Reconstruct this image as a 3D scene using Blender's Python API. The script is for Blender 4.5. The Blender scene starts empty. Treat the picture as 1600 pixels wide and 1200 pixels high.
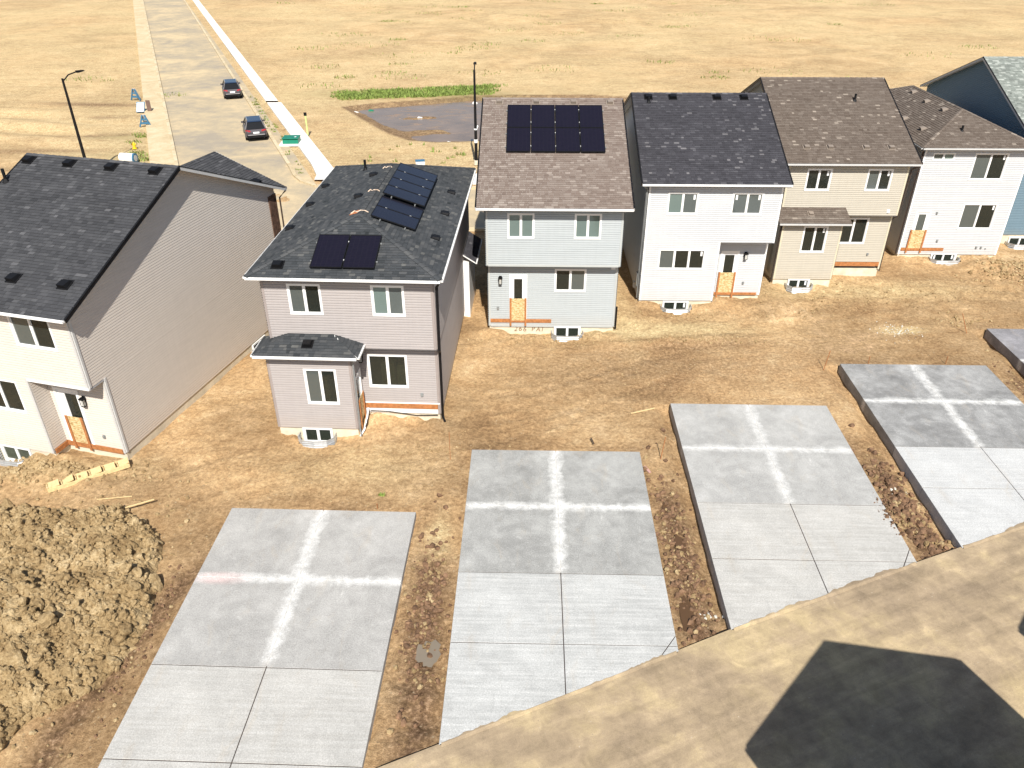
import bpy, math, random
import numpy as np
from mathutils import Vector
from math import radians as R, sin, cos, tan, pi
random.seed(7)
sc = bpy.context.scene
# ---------------------------------------------------------------- camera, sky, sun, exposure
cd = bpy.data.cameras.new('camera'); cam = bpy.data.objects.new('camera', cd); sc.collection.objects.link(cam)
cam.location = (0, 0, 18); cam.rotation_euler = (R(90-31.4), 0, 0)
cd.sensor_width = 36; cd.lens = 1229/1600*36; cd.clip_end = 3000; cd.clip_start = .1
sc.camera = cam
SUN_EL, SUN_AZ = 47.0, 6.0            # sun stands behind the camera, a little to the right
sc.world = bpy.data.worlds.new('World'); sc.world.use_nodes = True
nt = sc.world.node_tree; bg = nt.nodes['Background']
sky = nt.nodes.new('ShaderNodeTexSky'); sky.sky_type = 'NISHITA'; sky.sun_disc = False
sky.sun_elevation = R(SUN_EL); sky.sun_rotation = R(180-SUN_AZ)
nt.links.new(sky.outputs[0], bg.inputs[0]); bg.inputs[1].default_value = .075
sd = bpy.data.lights.new('sun', 'SUN'); sd.energy = 5.0; sd.angle = R(.5); sd.color = (1, .955, .88)
sun = bpy.data.objects.new('sun', sd); sc.collection.objects.link(sun); sun.location = (10, -40, 60)
to_sun = Vector((sin(R(SUN_AZ))*cos(R(SUN_EL)), -cos(R(SUN_AZ))*cos(R(SUN_EL)), sin(R(SUN_EL))))
sun.rotation_euler = to_sun.to_track_quat('Z', 'Y').to_euler()
sc.view_settings.view_transform = 'Standard'; sc.view_settings.look = 'None'
sc.view_settings.exposure = .5; sc.view_settings.gamma = 1; sc.view_settings.use_curve_mapping = False
COL = sc.collection

# ---------------------------------------------------------------- materials
def nmat(name, rough=.8, spec=.3):
    m = bpy.data.materials.new(name); m.use_nodes = True
    b = m.node_tree.nodes['Principled BSDF']
    b.inputs['Roughness'].default_value = rough; b.inputs['Specular IOR Level'].default_value = spec
    return m, m.node_tree, b
def N(t, kind, **kw):
    n = t.nodes.new(kind)
    for k, v in kw.items():
        if hasattr(n, k): setattr(n, k, v)
        else: n.inputs[k.replace('_', ' ')].default_value = v
    return n
def mixc(t, fac, a, b, mode='MIX'):
    n = t.nodes.new('ShaderNodeMix'); n.data_type = 'RGBA'; n.blend_type = mode
    for s, v in ((0, fac), (6, a), (7, b)):
        if isinstance(v, (int, float)): n.inputs[s].default_value = v
        elif isinstance(v, tuple): n.inputs[s].default_value = (*v[:3], 1)
        else: t.links.new(v, n.inputs[s])
    return n.outputs[2]
def mth(t, op, a, b=None, c=None, clamp=False):
    n = t.nodes.new('ShaderNodeMath'); n.operation = op; n.use_clamp = clamp
    for i, v in enumerate((a, b, c)):
        if v is None: continue
        if isinstance(v, (int, float)): n.inputs[i].default_value = v
        else: t.links.new(v, n.inputs[i])
    return n.outputs[0]
def coords(t, obj=True, scale=None):
    c = t.nodes.new('ShaderNodeTexCoord').outputs['Object'] if obj else t.nodes.new('ShaderNodeNewGeometry').outputs['Position']
    if scale:
        mp = t.nodes.new('ShaderNodeMapping'); mp.inputs['Scale'].default_value = scale
        t.links.new(c, mp.inputs[0]); c = mp.outputs[0]
    return c
def noise(t, co, s, d=4, r=.6, dist=0):
    n = N(t, 'ShaderNodeTexNoise', Scale=s, Detail=d, Roughness=r, Distortion=dist)
    t.links.new(co, n.inputs['Vector']); return n.outputs['Fac']
def ramp(t, f, *stops):
    n = t.nodes.new('ShaderNodeValToRGB'); e = n.color_ramp.elements
    while len(e) < len(stops): e.new(.5)
    for i, (p, c) in enumerate(stops):
        e[i].position = p; e[i].color = (*c, 1) if isinstance(c, tuple) else (c, c, c, 1)
    t.links.new(f, n.inputs[0]); return n.outputs[0]
def bump(t, b, h, strength, dist):
    n = N(t, 'ShaderNodeBump', Strength=strength, Distance=dist)
    t.links.new(h, n.inputs['Height']); t.links.new(n.outputs[0], b.inputs['Normal'])
def setc(t, b, c): t.links.new(c, b.inputs['Base Color'])

def plain(name, col, rough=.7, spec=.3, var=.12, sc_=3., metal=0., bmp=0, bs=20):
    m, t, b = nmat(name, rough, spec); co = coords(t)
    f = noise(t, co, sc_, 5)
    lo = tuple(c*(1-var) for c in col); hi = tuple(min(1, c*(1+var)) for c in col)
    setc(t, b, ramp(t, f, (.3, lo), (.7, hi))); b.inputs['Metallic'].default_value = metal
    if bmp: bump(t, b, noise(t, co, bs, 4), bmp, .02)
    return m
def siding_mat(name, col):
    m, t, b = nmat(name, .55, .35); co = coords(t)
    f = noise(t, coords(t, scale=(.5, .5, 3)), 2, 4); g = noise(t, coords(t, scale=(6, 6, .4)), 1.5, 3)
    c = ramp(t, mth(t, 'ADD', mth(t, 'MULTIPLY', f, .6), mth(t, 'MULTIPLY', g, .4)), (.3, tuple(x*.93 for x in col)), (.7, tuple(min(1, x*1.05) for x in col)))
    # splashed dirt low on the walls
    z = t.nodes.new('ShaderNodeSeparateXYZ'); t.links.new(co, z.inputs[0])
    lowm = mth(t, 'MULTIPLY', mth(t, 'SUBTRACT', .95, z.outputs[2], clamp=True), noise(t, co, 5, 5))
    setc(t, b, mixc(t, mth(t, 'MULTIPLY', lowm, .45), c, (.42, .30, .17)))
    bump(t, b, noise(t, coords(t, scale=(3, 3, 60)), 3, 3), .12, .004)
    return m
def shingle_mat(name, stops, patchy=.25):
    m, t, b = nmat(name, .95, .12)
    a = t.nodes.new('ShaderNodeAttribute'); a.attribute_name = 'tone'
    c = ramp(t, a.outputs['Fac'], *stops); co = coords(t)
    g = noise(t, co, 160, 2, .8); w = noise(t, co, .8, 3)
    c = mixc(t, .45, c, ramp(t, g, (.3, .25), (.7, .95)), 'OVERLAY')
    c = mixc(t, patchy, c, ramp(t, w, (.3, .3), (.7, .7)), 'OVERLAY')
    setc(t, b, c); bump(t, b, g, .5, .004)
    return m
def concrete_mat(name, col, W, y_j, white=.8, streak=0., dark=.75, pink=False, light=1.25):
    """pad-local coordinates: x across, y towards the back (0 at back edge)"""
    m, t, b = nmat(name, .85, .25); co = coords(t, False); lo = coords(t)
    n1 = noise(t, lo, .55, 6, .62, .8); n2 = noise(t, lo, 2.2, 6, .7, .4); n3 = noise(t, lo, 70, 3, .8)
    k = mth(t, 'ADD', mth(t, 'MULTIPLY', n1, .62), mth(t, 'MULTIPLY', n2, .38))
    c = ramp(t, k, (.36, tuple(x*dark for x in col)), (.5, col), (.66, tuple(min(.8, x*light) for x in col)))
    # trowel arcs
    vo = noise(t, coords(t, scale=(1, 1.4, 1)), .9, 2, .5, 2.5)
    arc = mth(t, 'MULTIPLY', mth(t, 'LESS_THAN', mth(t, 'ABSOLUTE', mth(t, 'SUBTRACT', mth(t, 'FRACT', mth(t, 'MULTIPLY', vo, 5.)), .5)), .06), ramp(t, n2, (.45, 0.), (.65, 1.)))
    c = mixc(t, mth(t, 'MULTIPLY', arc, .16), c, (.62, .62, .6))
    if white:
        s = t.nodes.new('ShaderNodeSeparateXYZ'); t.links.new(lo, s.inputs[0])
        dx = mth(t, 'ABSOLUTE', mth(t, 'SUBTRACT', s.outputs[0], W/2)); dy = mth(t, 'ABSOLUTE', mth(t, 'SUBTRACT', s.outputs[1], y_j))
        nn = noise(t, lo, 3.5, 6, .75); n4 = noise(t, lo, .9, 3)
        wd = mth(t, 'ADD', .04, mth(t, 'MULTIPLY', n4, .48))
        d = mth(t, 'MINIMUM', dx, mth(t, 'MULTIPLY', dy, 1.15))
        d = mth(t, 'ADD', d, mth(t, 'MULTIPLY', mth(t, 'SUBTRACT', nn, .5), .6))
        w = mth(t, 'SUBTRACT', 1., mth(t, 'DIVIDE', d, wd), clamp=True)
        w = mth(t, 'MULTIPLY', mth(t, 'POWER', w, .8), white)
        w = mth(t, 'MULTIPLY', w, ramp(t, n2, (.34, .4), (.56, 1.)))
        fade = mth(t, 'MULTIPLY', mth(t, 'ADD', s.outputs[1], 6.6), 3., clamp=True)
        c = mixc(t, mth(t, 'MULTIPLY', w, fade), c, (.72, .72, .70))
    if streak:
        f = noise(t, coords(t, scale=(.25, 5, 1)), 2, 4, .6)
        c = mixc(t, mth(t, 'MULTIPLY', ramp(t, f, (.4, 0.), (.7, 1.)), streak), c, (.62, .62, .60))
    if pink:
        p = t.nodes.new('ShaderNodeMapping'); p.inputs['Location'].default_value = (-.7, 10.6, 0); p.inputs['Scale'].default_value = (.9, 3.2, 1)
        t.links.new(lo, p.inputs[0]); g = t.nodes.new('ShaderNodeTexGradient'); g.gradient_type = 'SPHERICAL'; t.links.new(p.outputs[0], g.inputs[0])
        c = mixc(t, mth(t, 'MULTIPLY', mth(t, 'MULTIPLY', g.outputs['Fac'], n2), 1.1), c, (.62, .36, .34))
    # soil washed on to the slab in specks
    dn = noise(t, lo, 9, 6, .8)
    c = mixc(t, mth(t, 'MULTIPLY', ramp(t, dn, (.64, 0.), (.73, 1.)), .4), c, (.34, .26, .17))
    st2 = noise(t, coords(t, scale=(1, .35, 1)), 1.3, 7, .72, 1.2)
    c = mixc(t, mth(t, 'MULTIPLY', ramp(t, st2, (.56, 0.), (.7, 1.)), .22), c, (.40, .33, .24))
    c = mixc(t, mth(t, 'MULTIPLY', ramp(t, st2, (.3, 1.), (.44, 0.)), .3), c, tuple(x*.62 for x in col))
    n5 = noise(t, lo, 24, 5, .85)
    c = mixc(t, .55, c, ramp(t, n5, (.32, .22), (.68, .8)), 'OVERLAY')
    c = mixc(t, .3, c, ramp(t, n3, (.2, .3), (.8, .75)), 'OVERLAY')
    setc(t, b, c); bump(t, b, n3, .15, .003)
    return m

M = {}
M['side_cream'] = siding_mat('cream vinyl', (.58, .525, .465)); M['side_taupe'] = siding_mat('taupe vinyl', (.345, .315, .305))
M['side_grey'] = siding_mat('pale grey vinyl', (.375, .405, .415)); M['side_white'] = siding_mat('white vinyl', (.49, .50, .51))
M['side_beige'] = siding_mat('beige vinyl', (.435, .402, .335)); M['side_teal'] = siding_mat('teal vinyl', (.13, .20, .25))
CH = ((0, (.032, .033, .036)), (.5, (.052, .053, .057)), (.8, (.070, .071, .075)), (1, (.10, .10, .105)))
M['sh_char'] = shingle_mat('charcoal shingles', CH)
M['sh_char2'] = shingle_mat('weathered charcoal shingles', ((0, (.022, .025, .027)), (.45, (.047, .051, .055)), (.8, (.072, .074, .076)), (1, (.105, .105, .10))))
M['sh_slate'] = shingle_mat('slate shingles', ((0, (.034, .033, .038)), (.6, (.050, .049, .056)), (.85, (.068, .067, .075)), (1, (.14, .135, .14))))
M['sh_brown'] = shingle_mat('brown shingles', ((0, (.12, .09, .076)), (.4, (.165, .13, .11)), (.75, (.205, .17, .147)), (1, (.26, .22, .19))), .05)
M['sh_tan'] = shingle_mat('driftwood shingles', ((0, (.085, .065, .052)), (.5, (.12, .097, .08)), (.85, (.15, .125, .105)), (1, (.27, .23, .19))), .15)
M['sh_green'] = shingle_mat('grey green shingles', ((0, (.12, .13, .12)), (.5, (.2, .22, .2)), (1, (.35, .37, .34))))
M['white'] = plain('white trim', (.78, .78, .77), .45, .4, .04); M['offwhite'] = plain('grey white trim', (.5, .5, .49), .5, .4, .06)
M['black'] = plain('black metal', (.006, .006, .007), .6, .25, .2); M['brown_m'] = plain('dark brown metal', (.05, .035, .028), .5, .4, .1)
M['grey_m'] = plain('grey metal', (.22, .23, .23), .45, .5, .15); M['taupe_m'] = plain('taupe trim', (.30, .26, .245), .5, .3, .06)
M['greyside_m'] = plain('grey corner trim', (.42, .44, .43), .5, .3, .05); M['beige_m'] = plain('beige corner trim', (.55, .5, .38), .5, .3, .05)
M['tan_vent'] = plain('tan vent', (.24, .2, .165), .6, .3, .1); M['soffit'] = plain('soffit', (.35, .35, .36), .6, .2, .05)
M['joint_pale'] = plain('limey joint filler', (.5, .49, .46), .9, .2, .3, 6); M['galv'] = plain('galvanised steel', (.52, .53, .53), .42, .5, .15, 6, .55)
M['found'] = plain('foundation concrete', (.60, .54, .42), .9, .2, .18, 2.5, 0, .3, 30)
M['found_grey'] = plain('shaded foundation concrete', (.42, .38, .31), .9, .2, .18, 2.5, 0, .3, 30)
M['lumber'] = plain('treated lumber', (.38, .16, .06), .75, .2, .3, 9); M['lumber_pale'] = plain('pale lumber', (.66, .50, .26), .75, .2, .15, 9)
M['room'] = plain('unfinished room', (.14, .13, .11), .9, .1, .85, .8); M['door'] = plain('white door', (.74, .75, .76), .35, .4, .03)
M['teal_box'] = plain('teal plastic', (.02, .25, .22), .5); M['stone'] = plain('dark stone veneer', (.11, .065, .045), .9, .2, .5, 5, 0, 1, 9)
M['cable'] = plain('black cable', (.01, .01, .01), .5); M['copper'] = plain('torn underlay', (.5, .19, .08), .7, .3, .4, 12)
M['conduit'] = plain('pale conduit', (.7, .55, .42), .5); M['washout'] = plain('concrete washout', (.58, .56, .50), .95, .1, .15, 8, 0, .8, 25)
M['green_plastic'] = plain('green utility paint', (.01, .18, .11), .4, .4, .1); M['blue'] = plain('blue paint', (.05, .15, .25), .5); M['yellow'] = plain('yellow paint', (.75, .5, .03), .5)
M['lime'] = plain('lime marker', (.55, .7, .25), .5); M['stake_o'] = plain('weathered stake', (.34, .15, .06), .8); M['pink'] = plain('faded pink', (.5, .3, .25), .8)
def osb():
    m, t, b = nmat('chipboard', .8, .2); co = coords(t)
    v = N(t, 'ShaderNodeTexVoronoi', Scale=14); v.distance = 'CHEBYCHEV'; t.links.new(coords(t, scale=(1, 1, 1.8)), v.inputs[0])
    s = t.nodes.new('ShaderNodeSeparateColor'); t.links.new(v.outputs['Color'], s.inputs[0])
    setc(t, b, ramp(t, s.outputs[0], (0, (.34, .22, .09)), (.4, (.52, .38, .18)), (1, (.66, .54, .32)))); return m
M['osb'] = osb()
def glass(name, tint, screen=0.):
    m, t, b = nmat(name, .04, .5); out = t.nodes['Material Output']
    b.inputs['Base Color'].default_value = (*tint, 1); b.inputs['Coat Weight'].default_value = .6; b.inputs['Coat Roughness'].default_value = .02
    bump(t, b, noise(t, coords(t), 1.6, 2), .25, .03)
    tr = t.nodes.new('ShaderNodeBsdfTransparent'); tr.inputs[0].default_value = (.62, .68, .64, 1)
    mx = t.nodes.new('ShaderNodeMixShader'); mx.inputs[0].default_value = .5+screen
    t.links.new(tr.outputs[0], mx.inputs[1]); t.links.new(b.outputs[0], mx.inputs[2]); t.links.new(mx.outputs[0], out.inputs[0]); return m
M['glass'] = glass('window glass', (.035, .04, .034)); M['glass_screen'] = glass('screened glass', (.10, .115, .11), .3)
M['glass_blind'] = glass('glass over pale film', (.13, .175, .16), .42)
def cells():
    m, t, b = nmat('solar cells', .25, .3); b.inputs['Coat Weight'].default_value = .25; b.inputs['Coat Roughness'].default_value = .08
    br = N(t, 'ShaderNodeTexBrick', Scale=1.); br.offset = 0
    for k, v in (('Mortar Size', .006), ('Brick Width', .19), ('Row Height', .095), ('Mortar Smooth', 0.)): br.inputs[k].default_value = v
    br.inputs['Color1'].default_value = (.008, .0065, .013, 1); br.inputs['Color2'].default_value = (.0095, .0075, .015, 1); br.inputs['Mortar'].default_value = (.014, .012, .018, 1)
    uv = t.nodes.new('ShaderNodeUVMap'); uv.uv_map = 'uv'; t.links.new(uv.outputs[0], br.inputs[0]); setc(t, b, br.outputs[0]); return m
M['cells'] = cells()

def ground_mat():
    m, t, b = nmat('soil', .95, .12); p = coords(t, False)
    n0 = noise(t, p, .035, 4, .55, .4); n1 = noise(t, p, .22, 6, .6, .5); n2 = noise(t, p, 1.3, 6, .66, .3); n3 = noise(t, p, 7, 6, .74); n4 = noise(t, p, 34, 4, .8)
    k = mth(t, 'ADD', mth(t, 'MULTIPLY', n1, .45), mth(t, 'ADD', mth(t, 'MULTIPLY', n2, .3), mth(t, 'MULTIPLY', n3, .25)))
    c = ramp(t, k, (.36, (.295, .178, .087)), (.46, (.42, .270, .136)), (.54, (.495, .335, .178)), (.64, (.62, .445, .262)))
    a = t.nodes.new('ShaderNodeAttribute'); a.attribute_name = 'soil'; s = t.nodes.new('ShaderNodeSeparateColor'); t.links.new(a.outputs['Color'], s.inputs[0])
    wet, pale, green = s.outputs
    big = noise(t, p, .11, 3, .5, 1.2); c = mixc(t, .55, c, ramp(t, big, (.38, .36), (.62, .66)), 'OVERLAY')
    c = mixc(t, mth(t, 'MULTIPLY', pale, ramp(t, n2, (.3, .35), (.6, 1.))), c, ramp(t, n3, (.3, (.52, .38, .19)), (.7, (.70, .57, .33))))
    wn = mth(t, 'MULTIPLY', wet, ramp(t, n2, (.32, .35), (.5, 1.)), clamp=True)
    c = mixc(t, wn, c, ramp(t, n3, (.35, (.09, .05, .026)), (.53, (.19, .115, .065)), (.7, (.40, .27, .17))))
    c = mixc(t, mth(t, 'MULTIPLY', green, ramp(t, n3, (.4, 0.), (.6, 1.))), c, (.10, .13, .035))
    # tyre and track marks raked across the yard
    tr = noise(t, coords(t, False, (.16, 1.6, 1)), 1.1, 5, .6, 1.6)
    c = mixc(t, .16, c, ramp(t, tr, (.36, .22), (.5, .5), (.64, .72)), 'OVERLAY')
    g = mixc(t, .5, ramp(t, n4, (.34, .02), (.52, .55), (.7, .9)), ramp(t, n3, (.36, .12), (.64, .85)))
    c = mixc(t, .6, c, g, 'OVERLAY')
    sp = t.nodes.new('ShaderNodeTexVoronoi'); sp.inputs['Scale'].default_value = 5.; t.links.new(p, sp.inputs[0])
    pb = mth(t, 'MULTIPLY', mth(t, 'LESS_THAN', sp.outputs['Distance'], .16), mth(t, 'GREATER_THAN', n2, .5))
    c = mixc(t, mth(t, 'MULTIPLY', pb, .6), c, mixc(t, sp.outputs['Color'], (.15, .09, .045), (.62, .5, .33)))
    setc(t, b, c)
    h = mth(t, 'ADD', mth(t, 'MULTIPLY', n3, .7), mth(t, 'MULTIPLY', n4, .5))
    bump(t, b, h, .9, .09); return m
M['soil'] = ground_mat()
def clod_mat():
    m, t, b = nmat('clay clods', .95, .1); p = coords(t, False)
    n1 = noise(t, p, 1.2, 4); n3 = noise(t, p, 14, 5, .75)
    c = ramp(t, mth(t, 'ADD', mth(t, 'MULTIPLY', n1, .5), mth(t, 'MULTIPLY', n3, .5)), (.38, (.24, .16, .078)), (.5, (.42, .30, .155)), (.62, (.62, .48, .28)))
    setc(t, b, c); bump(t, b, n3, 1., .09); return m
M['clod'] = clod_mat()
M['clod_wet'] = plain('wet clay clods', (.17, .10, .058), .8, .25, .55, 6, 0, 1., 20)
def road_mat(name, a1, a2, a3, sc1=.2, stretch=(1, 1, 1)):
    m, t, b = nmat(name, .9, .2); p = coords(t, False, stretch); q = coords(t, False)
    n1 = noise(t, p, sc1, 6, .62, .8); n2 = noise(t, p, sc1*6, 5, .7); n3 = noise(t, q, 40, 3, .8)
    c = ramp(t, mth(t, 'ADD', mth(t, 'MULTIPLY', n1, .6), mth(t, 'MULTIPLY', n2, .4)), (.38, a1), (.5, a2), (.62, a3))
    c = mixc(t, .3, c, ramp(t, n3, (.3, .25), (.7, .75)), 'OVERLAY'); setc(t, b, c); bump(t, b, n3, .35, .012); return m
M['lane'] = road_mat('dusty lane', (.26, .20, .135), (.35, .27, .175), (.46, .36, .21), .2, (1, 1, 1))
def lane_detail():
    t = M['lane'].node_tree; b = t.nodes['Principled BSDF']; old = b.inputs['Base Color'].links[0].from_socket; p = coords(t, False)
    mp = t.nodes.new('ShaderNodeMapping'); mp.inputs['Rotation'].default_value = (0, 0, R(-23)); t.links.new(p, mp.inputs[0])
    m2 = t.nodes.new('ShaderNodeMapping'); m2.inputs['Scale'].default_value = (.12, 1.6, 1); t.links.new(mp.outputs[0], m2.inputs[0])
    st = noise(t, m2.outputs[0], 1.1, 6, .65, .3); c = mixc(t, .35, old, ramp(t, st, (.36, .28), (.5, .5), (.64, .72)), 'OVERLAY')
    n2 = noise(t, p, 1.7, 7, .72, .6); c = mixc(t, .3, c, ramp(t, n2, (.33, .2), (.67, .82)), 'OVERLAY')
    v = N(t, 'ShaderNodeTexVoronoi', Scale=7.); t.links.new(p, v.inputs[0]); peb = mth(t, 'MULTIPLY', mth(t, 'LESS_THAN', v.outputs['Distance'], .13), mth(t, 'GREATER_THAN', n2, .53))
    c = mixc(t, mth(t, 'MULTIPLY', peb, .7), c, mixc(t, v.outputs['Color'], (.14, .1, .07), (.55, .47, .36))); setc(t, b, c)
lane_detail()
M['road'] = road_mat('dusty asphalt', (.33, .285, .22), (.44, .36, .24), (.58, .455, .28), .13)
M['walk'] = road_mat('pale pavement', (.66, .64, .58), (.74, .72, .67), (.8, .79, .75), .4)
M['walk_sandy'] = road_mat('sandy pavement', (.48, .38, .23), (.56, .45, .28), (.62, .52, .35), .4)
M['kerb'] = road_mat('kerb concrete', (.44, .34, .2), (.56, .46, .3), (.62, .54, .38), .5)
def water_mat(name, col, rough=.06):
    m, t, b = nmat(name, rough, .5); p = coords(t, False)
    setc(t, b, ramp(t, noise(t, p, .4, 4), (.3, tuple(x*.7 for x in col)), (.7, col))); bump(t, b, noise(t, coords(t, False, (1, 2.5, 1)), 2.2, 4), .1, .03); return m
M['pond'] = water_mat('muddy pond water', (.24, .165, .105), .16)
def sediment():
    t = M['pond'].node_tree; b = t.nodes['Principled BSDF']; old = b.inputs['Base Color'].links[0].from_socket; f = noise(t, coords(t, False, (.5, 1.5, 1)), .5, 6, .7, .8)
    m_ = ramp(t, f, (.54, 0.), (.68, .8)); setc(t, b, mixc(t, m_, old, (.36, .22, .12))); t.links.new(ramp(t, f, (.54, .14), (.68, .4)), b.inputs['Roughness'])
sediment(); M['puddle'] = water_mat('muddy puddle', (.115, .065, .032), .1); M['slurry'] = water_mat('grey slurry', (.24, .2, .15), .3)
M['grass'] = plain('weeds', (.19, .25, .06), .8, .2, .5, 2.); M['grass_dry'] = plain('dry weeds', (.22, .21, .07), .8, .2, .4, 2.)
M['car'] = plain('dark grey car paint', (.06, .055, .062), .3, .5, .05); M['car_roof'] = plain('car roof glass', (.02, .035, .07), .12, .5, .05)
M['tyre'] = plain('tyre rubber', (.02, .02, .02), .9); M['red'] = plain('tail light', (.35, .015, .02), .3, .5); M['silver'] = plain('silver trim', (.5, .5, .52), .3, .5, .05, 3, .5)
M['shade_glass'] = plain('dark car glass', (.008, .009, .01), .08, .5, .05); M['rust'] = plain('rusty brown sheet', (.12, .075, .055), .8)
M['ink'] = plain('brown marker paint', (.22, .13, .07), .9, .1, .2, 20); M['light_glass'] = plain('lantern glass', (.45, .45, .42), .2, .5)
M['paper'] = plain('white sticker', (.75, .76, .76), .7, .2, .02)

# ---------------------------------------------------------------- mesh helpers
class MB:
    def __init__(s): s.v = []; s.f = []; s.m = []; s.tone = None; s.smooth = False
    def poly(s, pts, mi=0, tone=None):
        i = len(s.v); s.v += [tuple(p) for p in pts]; s.f.append(tuple(range(i, i+len(pts)))); s.m.append(mi)
        if tone is not None:
            if s.tone is None: s.tone = []
            s.tone.append(tone)
    def box(s, x0, x1, y0, y1, z0, z1, mi=0):
        s.hexa([(x0, y0, z0), (x1, y0, z0), (x1, y1, z0), (x0, y1, z0)], [(x0, y0, z1), (x1, y0, z1), (x1, y1, z1), (x0, y1, z1)], mi)
    def hexa(s, a, b, mi=0):
        n = len(a); i = len(s.v); s.v += [tuple(p) for p in a]+[tuple(p) for p in b]
        s.f.append(tuple(range(i+n-1, i-1, -1))); s.f.append(tuple(range(i+n, i+2*n))); s.m += [mi, mi]
        for k in range(n):
            l = (k+1) % n; s.f.append((i+k, i+l, i+n+l, i+n+k)); s.m.append(mi)
    def frame(s, o, u, v, n, du, dv, dn, mi=0):
        """box in a frame: ranges du, dv, dn along unit vectors u, v, n from o"""
        o, u, v, n = map(Vector, (o, u, v, n))
        P = lambda a, b, c: o+u*a+v*b+n*c
        s.hexa([P(du[0], dv[0], dn[0]), P(du[1], dv[0], dn[0]), P(du[1], dv[1], dn[0]), P(du[0], dv[1], dn[0])],
               [P(du[0], dv[0], dn[1]), P(du[1], dv[0], dn[1]), P(du[1], dv[1], dn[1]), P(du[0], dv[1], dn[1])], mi)
    def beam(s, p, q, w, h, mi=0, up=(0, 0, 1), drop=0.):
        p, q = Vector(p), Vector(q); d = (q-p).normalized(); sd_ = d.cross(Vector(up)).normalized(); n = sd_.cross(d)
        s.frame(p, d, sd_, n, (0, (q-p).length), (-w/2, w/2), (-h/2-drop, h/2-drop), mi)
    def tube(s, pts, r, n=8, mi=0, caps=True):
        pts = [Vector(p) for p in pts]; rings = []
        rr = r if isinstance(r, (list, tuple)) else [r]*len(pts)
        for k, p in enumerate(pts):
            d = (pts[min(k+1, len(pts)-1)]-pts[max(k-1, 0)]).normalized()
            a = d.cross(Vector((0, 0, 1)) if abs(d.z) < .9 else Vector((1, 0, 0))).normalized(); b = d.cross(a)
            i = len(s.v); s.v += [tuple(p+(a*cos(2*pi*j/n)+b*sin(2*pi*j/n))*rr[k]) for j in range(n)]; rings.append(i)
        for A, B in zip(rings, rings[1:]):
            for j in range(n): s.f.append((A+j, A+(j+1) % n, B+(j+1) % n, B+j)); s.m.append(mi)
        if caps: s.f.append(tuple(rings[0]+j for j in range(n-1, -1, -1))); s.f.append(tuple(rings[-1]+j for j in range(n))); s.m += [mi, mi]
    def mesh(s, name, mats):
        me = bpy.data.meshes.new(name); me.from_pydata(s.v, [], s.f)
        for x in (mats if isinstance(mats, (list, tuple)) else [mats]): me.materials.append(M[x] if isinstance(x, str) else x)
        if any(s.m): me.polygons.foreach_set('material_index', s.m)
        if s.tone and len(s.tone) == len(s.f):
            a = me.attributes.new('tone', 'FLOAT', 'FACE'); a.data.foreach_set('value', s.tone)
        if s.smooth: me.polygons.foreach_set('use_smooth', [True]*len(s.f))
        me.update(); return me
    def build(s, name, mats, parent=None, **props):
        o = bpy.data.objects.new(name, s.mesh(name, mats)); COL.objects.link(o)
        if parent: o.parent = parent
        for k, v in props.items(): o[k] = v
        return o
def thing(name, label, cat, loc=(0, 0, 0), rz=0, group=None):
    o = bpy.data.objects.new(name, None); COL.objects.link(o); o.location = loc; o.rotation_euler = (0, 0, R(rz)); o.empty_display_size = .3
    o['label'] = label; o['category'] = cat
    if group: o['group'] = group
    return o
def copy_tree(o, parent=None):
    c = o.copy(); COL.objects.link(c); c.parent = parent
    for ch in list(o.children): copy_tree(ch, c)
    return c

# ---------------------------------------------------------------- house kit
class Wall:                                  # vertical wall line: start point, direction u, outward normal n (local)
    def __init__(s, p, q, off=0):
        s.p = Vector((p[0], p[1], 0)); d = Vector((q[0]-p[0], q[1]-p[1], 0)); s.L = d.length; s.u = d.normalized(); s.n = Vector((s.u.y, -s.u.x, 0))
    def pt(s, a, o, z): return s.p+s.u*a+s.n*o+Vector((0, 0, z))
    def box(s, mb, a0, a1, o0, o1, z0, z1, mi=0): mb.frame(s.p, s.u, (0, 0, 1), s.n, (a0, a1), (z0, z1), (o0, o1), mi)
def siding(mb, w, z0, z1, e, holes=(), clip=None, out=.042):
    k = 0
    while z0+k*e < z1-1e-4:
        a = z0+k*e; b = min(a+e, z1); k += 1
        cuts = sorted({a, b} | {h[i] for h in holes for i in (2, 3) if a < h[i] < b})
        cuts = sorted(set(cuts) | ({a+e*.62} if a < a+e*.62 < b-1e-3 else set()))
        O = lambda z: out-out*.2*min(1, (z-a)/(e*.62))-out*.7*max(0, (z-a)/e-.62)/.38
        for za, zb in zip(cuts, cuts[1:]):
            zm = (za+zb)/2; iv = [(0, w.L)]
            if clip:
                ra, rb = clip(za), clip(zb)
                if ra[1] <= ra[0]: continue
                if rb[1] < rb[0]: rb = ((rb[0]+rb[1])/2,)*2
                mb.poly([w.pt(ra[0], O(za), za), w.pt(ra[1], O(za), za), w.pt(rb[1], O(zb), zb), w.pt(rb[0], O(zb), zb)])
                if za == a: mb.poly([w.pt(ra[0], -.01, za), w.pt(ra[1], -.01, za), w.pt(ra[1], O(za), za), w.pt(ra[0], O(za), za)])
                continue
            for h in holes:
                if h[2] < zm < h[3]:
                    iv = [x for (s0, s1) in iv for x in ((s0, min(s1, h[0])), (max(s0, h[1]), s1)) if x[1]-x[0] > 1e-3]
            for s0, s1 in iv:
                mb.poly([w.pt(s0, O(za), za), w.pt(s1, O(za), za), w.pt(s1, O(zb), zb), w.pt(s0, O(zb), zb)])
                if za == a: mb.poly([w.pt(s0, -.01, za), w.pt(s1, -.01, za), w.pt(s1, O(za), za), w.pt(s0, O(za), za)])
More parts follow.
